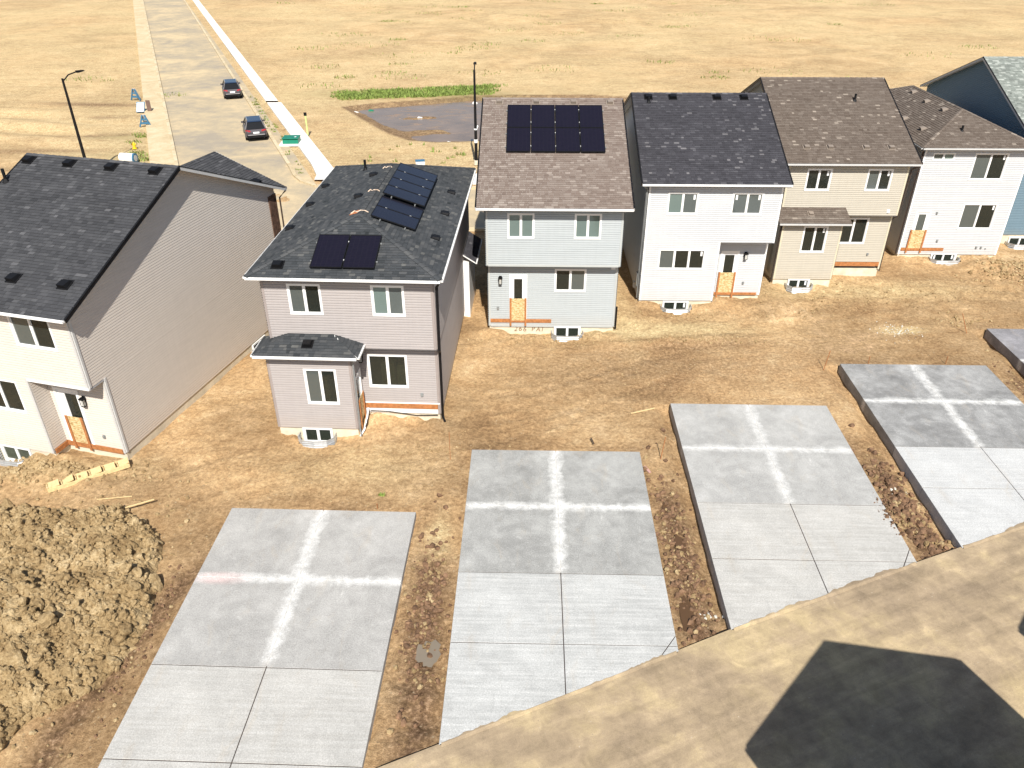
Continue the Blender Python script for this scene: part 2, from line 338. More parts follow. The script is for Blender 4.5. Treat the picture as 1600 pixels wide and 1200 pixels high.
def window(root, w, a0, a1, z0, z1, n=2, kinds=('glass', 'glass'), sticker=(), trim=.075, depth=1.1, frame='white', crate=False):
    mb = MB(); t = trim
    w.box(mb, a0, a1, -.02, .045, z1-t, z1); w.box(mb, a0, a1, -.02, .055, z0, z0+t)
    w.box(mb, a0, a0+t, -.02, .045, z0+t, z1-t); w.box(mb, a1-t, a1, -.02, .045, z0+t, z1-t)
    iw = (a1-a0-2*t)/n; ms = .035
    for k in range(1, n): w.box(mb, a0+t+k*iw-ms, a0+t+k*iw+ms, -.04, .035, z0+t, z1-t)
    for k in range(n):                       # slim sashes
        l = a0+t+k*iw+(ms if k else 0); r = a0+t+(k+1)*iw-(ms if k < n-1 else 0); q = .022
        w.box(mb, l, r, -.04, .012, z1-t-q, z1-t); w.box(mb, l, r, -.04, .012, z0+t, z0+t+q); w.box(mb, l, l+q, -.04, .012, z0+t+q, z1-t-q); w.box(mb, r-q, r, -.04, .012, z0+t+q, z1-t-q)
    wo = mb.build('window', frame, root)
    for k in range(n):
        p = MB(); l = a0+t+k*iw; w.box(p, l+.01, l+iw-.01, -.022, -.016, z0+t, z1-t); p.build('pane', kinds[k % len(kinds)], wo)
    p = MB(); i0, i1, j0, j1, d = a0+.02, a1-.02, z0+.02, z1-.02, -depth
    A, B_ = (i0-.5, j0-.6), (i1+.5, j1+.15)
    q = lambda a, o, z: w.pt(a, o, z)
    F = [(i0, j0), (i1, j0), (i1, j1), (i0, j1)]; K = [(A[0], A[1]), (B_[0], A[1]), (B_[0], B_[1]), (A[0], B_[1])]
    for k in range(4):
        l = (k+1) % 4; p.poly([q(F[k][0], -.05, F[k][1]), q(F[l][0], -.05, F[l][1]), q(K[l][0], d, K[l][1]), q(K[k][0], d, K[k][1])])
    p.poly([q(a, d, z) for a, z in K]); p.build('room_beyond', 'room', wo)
    if crate:
        p = MB(); w.box(p, a0+.45, a0+(a1-a0)*.62, -.75, -.3, z0-.3, z0+(z1-z0)*.62); p.build('plywood_box', 'osb', wo)
        p = MB(); w.box(p, a0+(a1-a0)*.66, a1-.2, -.9, -.5, z0-.3, z0+(z1-z0)*.45); p.build('plywood_box', 'lumber_pale', wo)
    for (k, sx) in sticker:
        p = MB(); l = a0+t+k*iw; s0 = l+iw-.17 if sx else l+.1
        w.box(p, s0, s0+.1, -.012, -.008, z1-t-.3, z1-t-.06); p.build('sticker', 'paper', wo)
    return wo
def door(root, w, a0, a1, z0, z1, glass_kind='glass', gl=None, board=True, label=None, pull=0., board_rng=(.08, .92)):
    mb = MB(); t = .1
    w.box(mb, a0, a0+t, -.03, .05, z0, z1); w.box(mb, a1-t, a1, -.03, .05, z0, z1); w.box(mb, a0+t, a1-t, -.03, .05, z1-t, z1)
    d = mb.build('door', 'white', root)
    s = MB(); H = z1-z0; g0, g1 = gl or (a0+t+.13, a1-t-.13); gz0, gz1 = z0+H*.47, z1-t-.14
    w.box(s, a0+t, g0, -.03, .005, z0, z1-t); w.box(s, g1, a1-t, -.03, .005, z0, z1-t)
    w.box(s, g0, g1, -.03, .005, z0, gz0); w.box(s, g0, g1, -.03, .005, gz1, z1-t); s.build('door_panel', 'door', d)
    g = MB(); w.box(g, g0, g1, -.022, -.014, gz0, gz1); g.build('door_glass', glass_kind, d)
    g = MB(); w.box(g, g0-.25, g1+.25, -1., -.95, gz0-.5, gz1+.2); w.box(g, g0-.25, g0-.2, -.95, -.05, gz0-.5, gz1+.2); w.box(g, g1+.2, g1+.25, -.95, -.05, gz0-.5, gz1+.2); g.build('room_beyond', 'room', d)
    if board:
        b0, b1 = a0+(a1-a0)*board_rng[0], a0+(a1-a0)*board_rng[1]
        p = MB(); w.box(p, b0+.04, b1-.04, .055, .07, z0+.06, z0+H*.5); p.build('chipboard_guard', 'osb', root)
        for x in (b0, b1-.09):
            p = MB(); w.box(p, x, x+.09, .072, .11, z0-.22, z0+H*.5+.03); p.build('timber_brace', 'lumber', root)
def ledger(root, w, a0, a1, z0, z1):
    p = MB(); w.box(p, a0, a1, .03, .068, z0, z1); p.build('ledger_board', 'lumber', root)
def corner(root, w, a, z0, z1, m='white', wid=.09, out=.042):
    p = MB(); w.box(p, a, a+wid, -.03, out, z0, z1); p.build('corner_trim', m, root)
def lantern(root, w, a, z):
    p = MB(); w.box(p, a-.07, a+.07, .03, .06, z-.05, z+.2); w.box(p, a-.025, a+.025, .06, .15, z+.15, z+.19)
    w.box(p, a-.1, a+.1, .06, .22, z+.1, z+.15); w.box(p, a-.07, a+.07, .08, .2, z-.2, z-.17)
    for sx in (-.08, .065):
        w.box(p, a+sx, a+sx+.015, .07, .085, z-.17, z+.1); w.box(p, a+sx, a+sx+.015, .195, .21, z-.17, z+.1)
    L = p.build('wall_lantern', 'black', root); q = MB(); w.box(q, a-.05, a+.05, .1, .18, z-.17, z+.1); q.build('lantern_glass', 'light_glass', L)
def outlet(root, w, a, z, name='outlet_cover', m='grey_m', sz=.06):
    p = MB(); w.box(p, a-sz, a+sz, .02, .045, z-sz*1.3, z+sz*1.3, 0); w.box(p, a-sz*.7, a+sz*.7, .045, .09, z-sz, z+sz*.8, 0); p.build(name, m, root)
def downspout(root, pts, m='brown_m', r=.045):
    p = MB(); p.tube(pts, r, 4); p.build('downspout', m, root)
def well(root, w, a0, a1, zg=0., top=.06, proj=.62, m='galv'):
    top = .06
    """corrugated steel window well standing against wall w, with a basement window behind"""
    p = MB(); prof = []
    path = [(a0-.12, 0), (a0-.12, proj*.55), (a0+.12, proj), ((a0+a1)/2, proj+.04), (a1-.12, proj), (a1+.12, proj*.55), (a1+.12, 0)]
    zs = np.linspace(-.9, top, 37)
    for i, z in enumerate(zs):
        k = .012*sin(i*pi/2); c = []
        for (a, o) in path:
            ac = (a0+a1)/2; s_ = 1+k/.6; c.append(w.pt(ac+(a-ac)*s_, .0 if o == 0 else o*s_+.0, z))
        prof.append(c)
    i0 = len(p.v)
    for c in prof: p.v += [tuple(x) for x in c]
    n = len(path)
    for i in range(len(zs)-1):
        for j in range(n-1): p.f.append((i0+i*n+j, i0+i*n+j+1, i0+(i+1)*n+j+1, i0+(i+1)*n+j)); p.m.append(0)
    for j in range(n-1):                      # rolled rim
        a, b = prof[-1][j], prof[-1][j+1]; p.beam(a, b, .035, .03)
    p.build('window_well', m, root)
    q = MB(); q.hexa([w.pt(a, o, -.95) for a, o in path], [w.pt(a, o, -.8) for a, o in path]); q.build('well_gravel', 'found_grey', root)
def plane_frame(e0, e1, third):
    e0, e1, third = map(Vector, (e0, e1, third)); u = (e1-e0).normalized(); n = u.cross(third-e0).normalized()
    if n.z < 0: n = -n
    return e0, u, n.cross(u).normalized(), n
def roof_surface(root, pts, mat, deck='soffit', ex=.145, tw=(.12, .30), seed=1, thick=.07, accent=.06, sun_up=0.):
    """pts: convex 3D polygon whose first edge is the eave. Shingles as real overlapping tabs."""
    rnd = random.Random(seed); P = [Vector(p) for p in pts]; o, u, v, n = plane_frame(P[0], P[1], P[2])
    if v.z < 0: v = -v
    d = MB(); d.hexa([p-Vector((0, 0, thick)) for p in P], [p-n*.004 for p in P]); ro = d.build('roof', deck, root)
    q = [((p-o).dot(u), (p-o).dot(v)) for p in P]; vmax = max(b for a, b in q)
    def rng(t):
        xs = []
        for (a, b), (c, e) in zip(q, q[1:]+q[:1]):
            if abs(b-e) < 1e-6:
                if abs(b-t) < 1e-6: xs += [a, c]
            elif min(b, e)-1e-6 <= t <= max(b, e)+1e-6: xs.append(a+(c-a)*(t-b)/(e-b))
        return (min(xs), max(xs)) if xs else None
    mb = MB(); k = 0; t = -.03
    while t < vmax-.01:
        t1 = min(t+ex, vmax-1e-4); r0 = rng(max(t, 1e-5)); r1 = rng(t1)
        if not r0 or not r1: break
        x = min(r0[0], r1[0])-rnd.random()*.3; X1 = max(r0[1], r1[1]); row = rnd.gauss(0, .025)
        while x < X1:
            w = rnd.uniform(*tw); a0, b0 = max(x, r0[0]), min(x+w, r0[1]); a1, b1 = max(x, r1[0]), min(x+w, r1[1])
            x += w
            if b0-a0 < .004 and b1-a1 < .004: continue
            b0 = max(b0, a0); b1 = max(b1, a1)
            r_ = rnd.random(); tone = min(1, max(0, .5+rnd.gauss(0, .13)+row)) if r_ > accent else rnd.uniform(.78, 1)
            h = .017+rnd.random()*.012; g = .004
            A = o+u*(a0+g)+v*t; B = o+u*(b0)+v*t; C = o+u*b1+v*t1; D = o+u*(a1+g)+v*t1
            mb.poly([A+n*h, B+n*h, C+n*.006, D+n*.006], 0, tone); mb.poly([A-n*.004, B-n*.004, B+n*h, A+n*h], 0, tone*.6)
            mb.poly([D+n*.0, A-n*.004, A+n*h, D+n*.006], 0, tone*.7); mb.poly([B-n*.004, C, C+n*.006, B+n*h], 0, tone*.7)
        t += ex; k += 1
    mb.build('shingles', mat, ro, kind='stuff')
    return ro, (o, u, v, n)
def ridge_cap(root, p, q, mat, seed=3, wid=.13, slope=.36):
    rnd = random.Random(seed); mb = MB(); p, q = Vector(p), Vector(q); d = (q-p).normalized(); s = d.cross(Vector((0, 0, 1))).normalized(); L = (q-p).length; x = 0
    while x < L:
        l = min(.3, L-x); a = p+d*x; b = p+d*(x+l); tn = rnd.uniform(.4, .95)
        for sg in (-1, 1):
            dn = Vector((0, 0, -wid*slope)); f = [a+Vector((0, 0, .05)), b+Vector((0, 0, .035)), b+s*sg*wid+dn+Vector((0, 0, .03)), a+s*sg*wid+dn+Vector((0, 0, .045))]
            mb.poly(f if sg < 0 else f[::-1], 0, tn)
            g = [a+s*sg*wid+dn+Vector((0, 0, .045)), b+s*sg*wid+dn+Vector((0, 0, .03)), b+s*sg*wid+dn, a+s*sg*wid+dn]; mb.poly(g if sg < 0 else g[::-1], 0, tn*.6)
        mb.poly([a+Vector((0, 0, .05)), a+s*wid+Vector((0, 0, .045-wid*slope)), a, a-s*wid+Vector((0, 0, .045-wid*slope))], 0, .2)
        x += .3
    mb.build('ridge_cap', mat, root, kind='stuff')
def gutter(root, p, q, m='white', depth=.10, h=.075, out=None):
    p, q = Vector(p), Vector(q); d = (q-p).normalized(); n = Vector((d.y, -d.x, 0)) if out is None else Vector(out)
    mb = MB(); mb.frame(p, d, (0, 0, 1), n, (0, (q-p).length), (-h, -.0), (0, .02)); mb.frame(p, d, (0, 0, 1), n, (0, (q-p).length), (-h, -h+.015), (.02, depth))
    mb.frame(p, d, (0, 0, 1), n, (0, (q-p).length), (-h+.015, .0), (depth-.015, depth))
    mb.frame(p, d, (0, 0, 1), n, (0, .012), (-h, 0), (0, depth)); mb.frame(p, d, (0, 0, 1), n, ((q-p).length-.012, (q-p).length), (-h, 0), (0, depth))
    mb.build('gutter', m, root)
def roof_vent(root, fr, pt, m='black', size=.36, h=.17, top=None):
    o, u, v, n = fr; c = Vector(pt); s = size/2; mb = MB()
    mb.frame(c, u, v, n, (-s*1.25, s*1.25), (-s*1.25, s*1.25), (.015, .04))
    P = lambda a, b, k: c+u*a+v*b+n*k
    mb.hexa([P(-s, -s, .04), P(s, -s, .04), P(s, s, .04), P(-s, s, .04)], [P(-s*.8, -s*1.05, h+.03), P(s*.8, -s*1.05, h+.03), P(s*.9, s*.7, h*.6+.03), P(-s*.9, s*.7, h*.6+.03)])
    mb.build('roof_vent', m, root)
def vent_pipe(root, pt, m='black', h=.5, r=.06):
    mb = MB(); c = Vector(pt); mb.tube([c-Vector((0, 0, .05)), c+Vector((0, 0, h))], r, 10); mb.tube([c-Vector((0, 0, .02)), c+Vector((0, 0, .12))], [r*2.4, r*1.1], 10); mb.build('vent_pipe', m, root)
def solar(root, fr, c0, du, dv, cols, rows, lift=.1, gap=.025, wu=None):
    """c0: lower left corner on the roof plane; du/dv panel size along eave / up slope"""
    o, u, v, n = fr; c0 = Vector(c0)
    for j in range(rows):
        for i in range(cols):
            p = c0+u*(i*(du+gap))+v*(j*(dv+gap)); mb = MB()
            f = .028
            mb.frame(p, u, v, n, (0, du), (0, f), (lift, lift+.045)); mb.frame(p, u, v, n, (0, du), (dv-f, dv), (lift, lift+.045))
            mb.frame(p, u, v, n, (0, f), (f, dv-f), (lift, lift+.045)); mb.frame(p, u, v, n, (du-f, du), (f, dv-f), (lift, lift+.045))
            po = mb.build('solar_panel', 'black', root)
            q = MB(); q.frame(p, u, v, n, (f, du-f), (f, dv-f), (lift+.005, lift+.038)); me = q.mesh('cells', 'cells')
            uv = me.uv_layers.new(name='uv')
            for l in me.loops:
                d = Vector(me.vertices[l.vertex_index].co)-p; uv.data[l.index].uv = (d.dot(u), d.dot(v))
            co = bpy.data.objects.new('solar_cells', me); COL.objects.link(co); co.parent = po
    for j in range(rows):
        for s in (.22, .78):
            mb = MB(); y = j*(dv+gap)+dv*s; mb.frame(c0, u, v, n, (-.06, cols*(du+gap)+.03), (y-.02, y+.02), (.03, lift-.003)); ra = mb.build('mounting_rail', 'grey_m', root)
            for i in range(cols-1):
                x = (i+1)*(du+gap)-gap/2; q = MB(); q.frame(c0, u, v, n, (x-.014, x+.014), (y-.035, y+.035), (lift+.046, lift+.052)); q.build('mounting_clamp', 'offwhite', ra)
PITCH = 5/12
def foundation(root, x0, x1, y0, y1, top, m='found'):
    p = MB(); p.box(x0, x1, y0, y1, -1.2, top); p.build('foundation', m, root)
def gable_roof(root, x0, x1, y0, yr, y1, ze, mat, deck='white', rake='white', gut='white', seed=1, accent=.06, pitch=PITCH, rake_w=.03):
    zr = ze+pitch*(yr-y0); zf = zr-pitch*(y1-yr)
    _, fr = roof_surface(root, [(x0, y0, ze), (x1, y0, ze), (x1, yr, zr), (x0, yr, zr)], mat, deck, seed=seed, accent=accent)
    _, ff = roof_surface(root, [(x1, y1, zf), (x0, y1, zf), (x0, yr, zr), (x1, yr, zr)], mat, deck, seed=seed+5, accent=accent)
    ridge_cap(root, (x0, yr, zr), (x1, yr, zr), mat, seed)
    for x, sg in ((x0, -1), (x1, 1)):
        for (a, b) in (((x, y0, ze), (x, yr, zr)), ((x, yr, zr), (x, y1, zf))):
            p = MB(); A = Vector(a)+Vector((sg*.017, 0, -.065)); B = Vector(b)+Vector((sg*.017, 0, -.065)); p.beam(A, B, .03, .13); p.build('rake_board', rake if isinstance(rake, str) else rake[0 if b[1] == yr and a[1] == y0 else 1], root)
            p = MB(); p.beam(Vector(a)+Vector((sg*.01, 0, .012)), Vector(b)+Vector((sg*.01, 0, .012)), .07, .025); p.build('drip_edge', 'black' if rake != 'white' or deck == 'white' else 'offwhite', root)
    gutter(root, (x0, y0-.002, ze-.02), (x1, y0-.002, ze-.02), gut); gutter(root, (x1, y1+.002, zf-.02), (x0, y1+.002, zf-.02), gut)
    return fr, ff, zr
def hip_roof(root, x0, x1, y0, y1, ze, pitch, mat, deck='white', gut='white', seed=1, accent=.08):
    xm = (x0+x1)/2; h = (x1-x0)/2; zr = ze+pitch*h; a, b = (xm, y0+h, zr), (xm, y1-h, zr)
    fs = {}
    fs['rear'] = roof_surface(root, [(x0, y0, ze), (x1, y0, ze), a], mat, deck, seed=seed, accent=accent)[1]
    fs['front'] = roof_surface(root, [(x1, y1, ze), (x0, y1, ze), b], mat, deck, seed=seed+1, accent=accent)[1]
    fs['left'] = roof_surface(root, [(x0, y1, ze), (x0, y0, ze), a, b], mat, deck, seed=seed+2, accent=accent)[1]
    fs['right'] = roof_surface(root, [(x1, y0, ze), (x1, y1, ze), b, a], mat, deck, seed=seed+3, accent=accent)[1]
    for p, q in ((a, b), ((x0, y0, ze), a), ((x1, y0, ze), a), ((x0, y1, ze), b), ((x1, y1, ze), b)): ridge_cap(root, p, q, mat, seed, .11, pitch if p is a else pitch*.7)
    for p, q in (((x0, y0), (x1, y0)), ((x1, y0), (x1, y1)), ((x1, y1), (x0, y1)), ((x0, y1), (x0, y0))): gutter(root, (*p, ze-.02), (*q, ze-.02), gut)
    return fs, zr
def soffit(root, x0, x1, y0, y1, z, m='soffit'):
    p = MB(); p.box(x0, x1, y0, y1, z-.02, z); p.build('soffit', m, root)
def gclip(w_y0, yr, ze, y0, pitch, L, rev=False):
    """clip for a gable wall: wall coordinate s runs along y from w_y0 (or backwards)"""
    def f(z):
        lo = y0+max(0, (z-ze)/pitch); hi = 2*yr-lo
        a, b = max(0, lo-w_y0), min(L, hi-w_y0)
        return (L-b, L-a) if rev else (a, b)
    return f

# ================================================================ GROUND
_NG = {}
def vnoise(X, Y, s, seed):
    G = _NG.get(seed)
    if G is None:
        G = np.random.RandomState(seed).rand(257, 257).astype(np.float32); G[256] = G[0]; G[:, 256] = G[:, 0]; _NG[seed] = G
    x = X*s; y = Y*s; xi = np.floor(x).astype(int); yi = np.floor(y).astype(int); fx = x-xi; fy = y-yi
    fx = fx*fx*(3-2*fx); fy = fy*fy*(3-2*fy); a = xi & 255; b = yi & 255
    return (G[a, b]*(1-fx)*(1-fy)+G[a+1, b]*fx*(1-fy)+G[a, b+1]*(1-fx)*fy+G[a+1, b+1]*fx*fy)-.5
def sdf(X, Y, poly):
    d = np.full(X.shape, 1e9); ins = np.zeros(X.shape, bool); n = len(poly)
    for i in range(n):
        ax, ay = poly[i]; bx, by = poly[(i+1) % n]; ex, ey = bx-ax, by-ay
        t = np.clip(((X-ax)*ex+(Y-ay)*ey)/(ex*ex+ey*ey), 0, 1); d = np.minimum(d, np.hypot(X-ax-t*ex, Y-ay-t*ey))
        c = ((ay > Y) != (by > Y)) & (X < (bx-ax)*(Y-ay)/(by-ay+1e-12)+ax); ins ^= c
    return np.where(ins, -d, d)
POND = [(-17.6, 84.8), (-15.2, 80.5), (-13, 76.6), (-11.2, 73.6), (-9.2, 71.4), (-6.6, 70.7), (-3, 71.1), (1, 70.6), (7, 70.8), (12, 73), (15, 77), (17.5, 83), (15.5, 89), (8, 91), (0, 90.8), (-5, 90), (-10.5, 87.9), (-14.4, 86.6)]
LANE = [(-60, -10), (-20, 4.2), (-10, 8.4), (-1.75, 12.05), (3.1, 14.2), (6.26, 15.63), (12.79, 18.33), (17.2, 20.08), (30, 25.3), (60, 37)]
PADS = [  # origin (back left), yaw, width, row depths, kind
    dict(o=(-9.71, 21.03), yaw=-2.0, W=6.42, rows=(3.28, 3.30, 2.8, 3.2)), dict(o=(-1.55, 24.44), yaw=-1.3, W=6.44, rows=(3.28, 3.2, 2.75, 3.2)),
    dict(o=(6.62, 27.7), yaw=-1.5, W=6.5, rows=(3.15, 3.25, 2.75, 3.6)), dict(o=(14.91, 31.03), yaw=-1.4, W=6.58, rows=(3.1, 3.3, 2.5, 3.6)),
    dict(o=(23.37, 34.5), yaw=-1.4, W=6.5, rows=(3.2, 3.3, 2.6, 3.4))]
def lane_y(x): return np.interp(x, [p[0] for p in LANE], [p[1] for p in LANE])
def pad_local(P, X, Y):
    a = R(P['yaw']); dx, dy = X-P['o'][0], Y-P['o'][1]; return dx*cos(a)+dy*sin(a), -dx*sin(a)+dy*cos(a)
WELLS = []
def blob(X, Y, x, y, rx, ry=None, ang=0):
    ry = ry or rx; c, s = cos(R(ang)), sin(R(ang)); dx, dy = X-x, Y-y
    return np.exp(-(((dx*c+dy*s)/rx)**2+((-dx*s+dy*c)/ry)**2))
PILE_C = (-15.2, 16.8)
def pile_h(X, Y):
    q = np.maximum(((X+15.6)/5.2)**2, 0)+((Y-16.2)/4.9)**2
    q = q+.28*vnoise(X, Y, .45, 41)*2
    base = np.clip(1-q, 0, 1)
    h = 1.1*base**.6
    return h*(1+.5*vnoise(X, Y, .8, 42))
WELLXY = []
for _k, _a0, _a1, _o, _ax in (('A', 1.05, 2.45, 0, 'y'), ('B', .95, 2.15, -1.22, 'y'), ('C', 3.2, 4.5, 0, 'y'), ('D', 1.25, 2.6, 0, 'y'), ('E', .85, 2.05, -1.2, 'y'), ('F', 2.0, 3.5, 0, 'y'), ('G', .7, 2.1, 0, 'y')):
    (_x, _y), _w = {'A': ((-20.72, 24.92), -15), 'B': ((-9.2, 27.0), -2.7), 'C': ((-1.13, 34.55), -1.2), 'D': ((6.65, 37.5), -1), 'E': ((14.45, 41.4), -1), 'F': ((22.93, 44.0), -1), 'G': ((30.2, 46.5), -1)}[_k]
    _m = (_a0+_a1)/2; WELLXY.append((_x+_m*cos(R(_w))-(_o-.55)*sin(R(_w)), _y+_m*sin(R(_w))+(_o-.55)*cos(R(_w)), 1.05))
def height(X, Y):
    near = np.clip((62-Y)/6, 0, 1)
    z = .16*vnoise(X, Y, .18, 1)+.10*vnoise(X, Y, .55, 2)+.055*vnoise(X, Y, 1.6, 3)+.03*vnoise(X, Y, 4.1, 4)+.02*vnoise(X+.3*Y, Y, 7.3, 5)
    z = z*(.35+.65*near)-.04
    # rougher broken soil near the foundations and between the pads
    rough = np.clip(blob(X, Y, -17, 22.6, 3.2, 1.6)+blob(X, Y, 9, 36.6, 9, 1.4)+blob(X, Y, 29, 41, 4.5, 3.5)+blob(X, Y, 1, 33.6, 4, .9)+blob(X, Y, 20, 38.5, 9, 2.2), 0, 1)
    z += rough*(.16*vnoise(X, Y, 2.2, 6)+.12*vnoise(X, Y, 4.7, 7)+.06*vnoise(X, Y, 9, 8)+.05)
    z += .22*blob(X, Y, 8.2, 33.4, 3.4, .35, 6)*(1+1.2*vnoise(X, Y, 2, 9))      # low scraped berm
    z += .35*blob(X, Y, 29.5, 41.6, 2.6, 1.1, -20)+.25*blob(X, Y, 27.2, 42.4, 1.3, .7)
    z += .3*blob(X, Y, -17, 23, 2.2, .7, -10)*(1+vnoise(X, Y, 3, 19))
    wet = np.zeros(X.shape); pale = np.zeros(X.shape)
    for i, P in enumerate(PADS):
        lx, ly = pad_local(P, X, Y); L = 13
        dx = np.maximum(np.maximum(-lx, lx-P['W']), 0); dy = np.maximum(ly, 0); d = np.hypot(dx, dy)
        ins = (lx > 0) & (lx < P['W']) & (ly < 0)
        e = np.exp(-(d/.45)**2)*(ly < .8)
        z = z*(1-.6*np.exp(-(d/.8)**2))
        cut = np.exp(-(np.abs(lx+.1)/.42)**2)*(ly < .05)*(ly > -12)
        z -= cut*(.0, .1, .3, .32, .42)[i]*(1+.6*vnoise(X, Y, 1.4, 33))
        z = np.where(ins, np.minimum(z, -.12), z)
    for P in PADS:
        lx, ly = pad_local(P, X, Y); d = np.hypot(np.maximum(np.maximum(-lx, lx-P['W']), 0), np.maximum(ly, 0)); wet = np.maximum(wet, .42*np.exp(-(d/.75)**2)*(d > 0)*(.5+vnoise(X, Y, 1.5, 91)*1.4))
    for (x0, y0, x1, y1, cv, dp) in ((-13, 21.6, 2, 28.2, 1.2, .05), (0, 27.2, 24, 37.2, .9, .045), (-7, 24.0, 14, 35.8, -1.3, .035), (-10.5, 33, -2.0, 25.5, -.8, .03), (8, 30.5, 27, 39.8, -1., .04)):
        L_ = math.hypot(x1-x0, y1-y0); ux, uy = (x1-x0)/L_, (y1-y0)/L_; sa = (X-x0)*ux+(Y-y0)*uy; sb = -(X-x0)*uy+(Y-y0)*ux; sb = sb-cv*4*(sa/L_)*(1-sa/L_)
        m_ = np.clip(sa, 0, 1)*np.clip(L_-sa, 0, 1); br = np.clip(.55+1.6*vnoise(X, Y, .35, 92), 0, 1)
        for off in (-.95, .95):
            g = np.exp(-(np.abs(sb-off)/.24)**4)*m_*br; z -= .75*dp*g*(1+.7*np.sin(sa*11)); z += dp*.4*m_*br*np.exp(-((np.abs(sb-off)-.36)/.1)**2); wet = np.maximum(wet, .12*g)
    for ((hx, hy), yw), hw, yo in ((((-20.72, 24.92), -15), 6.2, .2), (((-9.2, 27.0), -2.7), 3.2, -1.22), (((-6, 26.85), -2.7), 3.1, 0), (((-1.13, 34.55), -1.2), 6.1, 0), (((6.65, 37.5), -1), 6.5, .3), (((14.45, 41.4), -1), 6.2, -.6), (((22.93, 44.0), -1), 5.8, 0)):
        c_, s_ = cos(R(yw)), sin(R(yw)); lx = (X-hx)*c_+(Y-hy)*s_; ly = -(X-hx)*s_+(Y-hy)*c_
        g = np.clip(lx+.8, 0, 1)*np.clip(hw+.8-lx, 0, 1)*np.exp(-((ly-yo+.15)/.55)**2); z += g*(.07+.34*vnoise(X, Y, 1.3, 97)+.2*vnoise(X, Y, 3.1, 98)+.09*vnoise(X, Y, 7, 99)); pale_bf = g
    for wx_, wy_, wr in WELLXY: z -= .30*np.exp(-((X-wx_)**2+(Y-wy_)**2)/wr**2)
    # trench of churned wet soil between the pads
    for (x0, y0, x1, y1, w, s) in ((-2.6, 19.4, -2.5, 12, .75, 1.), (5.5, 22.6, 5.4, 14.5, .6, 1.), (13.9, 24.6, 13.6, 18.5, .6, 1.), (-9.9, 19.0, -11.6, 12.6, .5, .9), (22.6, 31, 22.4, 23, .6, .8)):
        tt = np.clip((Y-y0)/(y1-y0), 0, 1); xc = x0+(x1-x0)*tt; g = np.exp(-((X-xc)/w)**2)*np.clip((max(y0, y1)-Y)/1.5+.3, 0, 1)*(Y > min(y0, y1)-2)*(Y < max(y0, y1)+1)
        wet = np.maximum(wet, g*s); z += g*(-.07+.12*vnoise(X, Y, 1.7, 11)+.1*vnoise(X, Y, 4.2, 12)+.06*vnoise(X, Y, 9., 13))
    ly = lane_y(X); z = np.where(Y < ly+.05, np.minimum(z, -.05), z)
    z = np.where((Y < ly+.7) & (Y >= ly), z*.6+.02, z)
    # pond basin
    m = (np.abs(X) < 30) & (Y > 62) & (Y < 98); s = np.full(X.shape, 99.); s[m] = sdf(X[m], Y[m], POND)
    b = np.clip(-s/2.6, 0, 1); z = z*(1-np.clip(1-s/3, 0, 1)*.8); isl = 1.2*blob(X, Y, -8.2, 75.2, 3.4, 1.5)+1.1*blob(X, Y, -9.2, 81, 3.4, 1.1)+.5*blob(X, Y, -3, 73.2, 3, .8)
    z = z-.55*b**.8+b*(.34*np.clip(isl, 0, 1)+.16*vnoise(X, Y, .7, 21)+.06*vnoise(X, Y, 2.4, 22)+.09*vnoise(X, Y, .25, 25)); wet = np.maximum(wet, np.clip(1.1-s/-.4*0-np.clip(s, 0, 9)/.25, 0, 1)*.85)
    # wheel ruts left of the road
    lf = np.clip((-30-X+(Y-64)*-.0)/8, 0, 1)*np.clip((Y-58)/4, 0, 1)*np.clip((110-Y)/10, 0, 1)
    z += lf*.22*np.sin((Y+.18*X+3*vnoise(X, Y, .1, 31))*1.3)*np.clip(.4+2*vnoise(X, Y, .12, 32), 0, 1)
    z += np.clip((Y-100)/60, 0, 1)*(1.2*vnoise(X, Y, .03, 51)+.4*vnoise(X, Y, .12, 52))
    # graded flat under the street and its walks
    pp = np.abs((X+20.6)*.921+(Y-57.3)*.389); gz = np.clip((13-pp)/4, 0, 1)*(Y > 60); z = np.where(gz > 0, z*(1-gz)+np.minimum(z, -.03)*gz, z)
    pale = np.clip(blob(X, Y, 7.3, 34.6, 4.2, .95)*1.2+blob(X, Y, 19.3, 34.6, .9, .35)*2+.8*blob(X, Y, 19, 39.4, 6, 1.2)+.9*blob(X, Y, -2.45, 19.6, .35, 1.1)*1.6
                   +.65*blob(X, Y, -17, 23.4, 3, .7)+.45*blob(X, Y, -6, 23.6, 3, 1.2)+np.clip((Y-58)/8, 0, .8)*(.75+.8*vnoise(X, Y, .09, 93))+.5*blob(X, Y, 5.8, 36, .5, 4), 0, 1)
    wet = np.clip(wet+.35*blob(X, Y, 9, 31, 7, 2.2)+.5*blob(X, Y, 30, 41, 3, 1.8)+.4*blob(X, Y, 9, 33, 3.6, .4, 6)+.9*blob(X, Y, -37, 80.5, 8, .8, 6)*(.6+1.5*vnoise(X, Y, .8, 95))+.9*blob(X, Y, -36, 73.4, 7, .7, 3)*(.6+1.5*vnoise(X, Y, .9, 96))+.8*blob(X, Y, -44, 86, 7, .9, -4)+.6*blob(X, Y, -40, 68, 7, .6, 5), 0, 1)
    gr = np.clip(1.3*blob(X, Y, -11, 91.5, 9.5, 2.4)+.6*blob(X, Y, -31.5, 66, 2.6, 2.2)+.5*blob(X, Y, -34, 72.6, 3.5, 1)+.6*blob(X, Y, -36, 90, 5, 1.4)
                 +.12*np.clip(vnoise(X, Y, .05, 61)*3, 0, 1)*np.clip((Y-105)/25, 0, 1)*(.5+vnoise(X, Y, .6, 62)), 0, 1)
    return z, wet, pale, gr
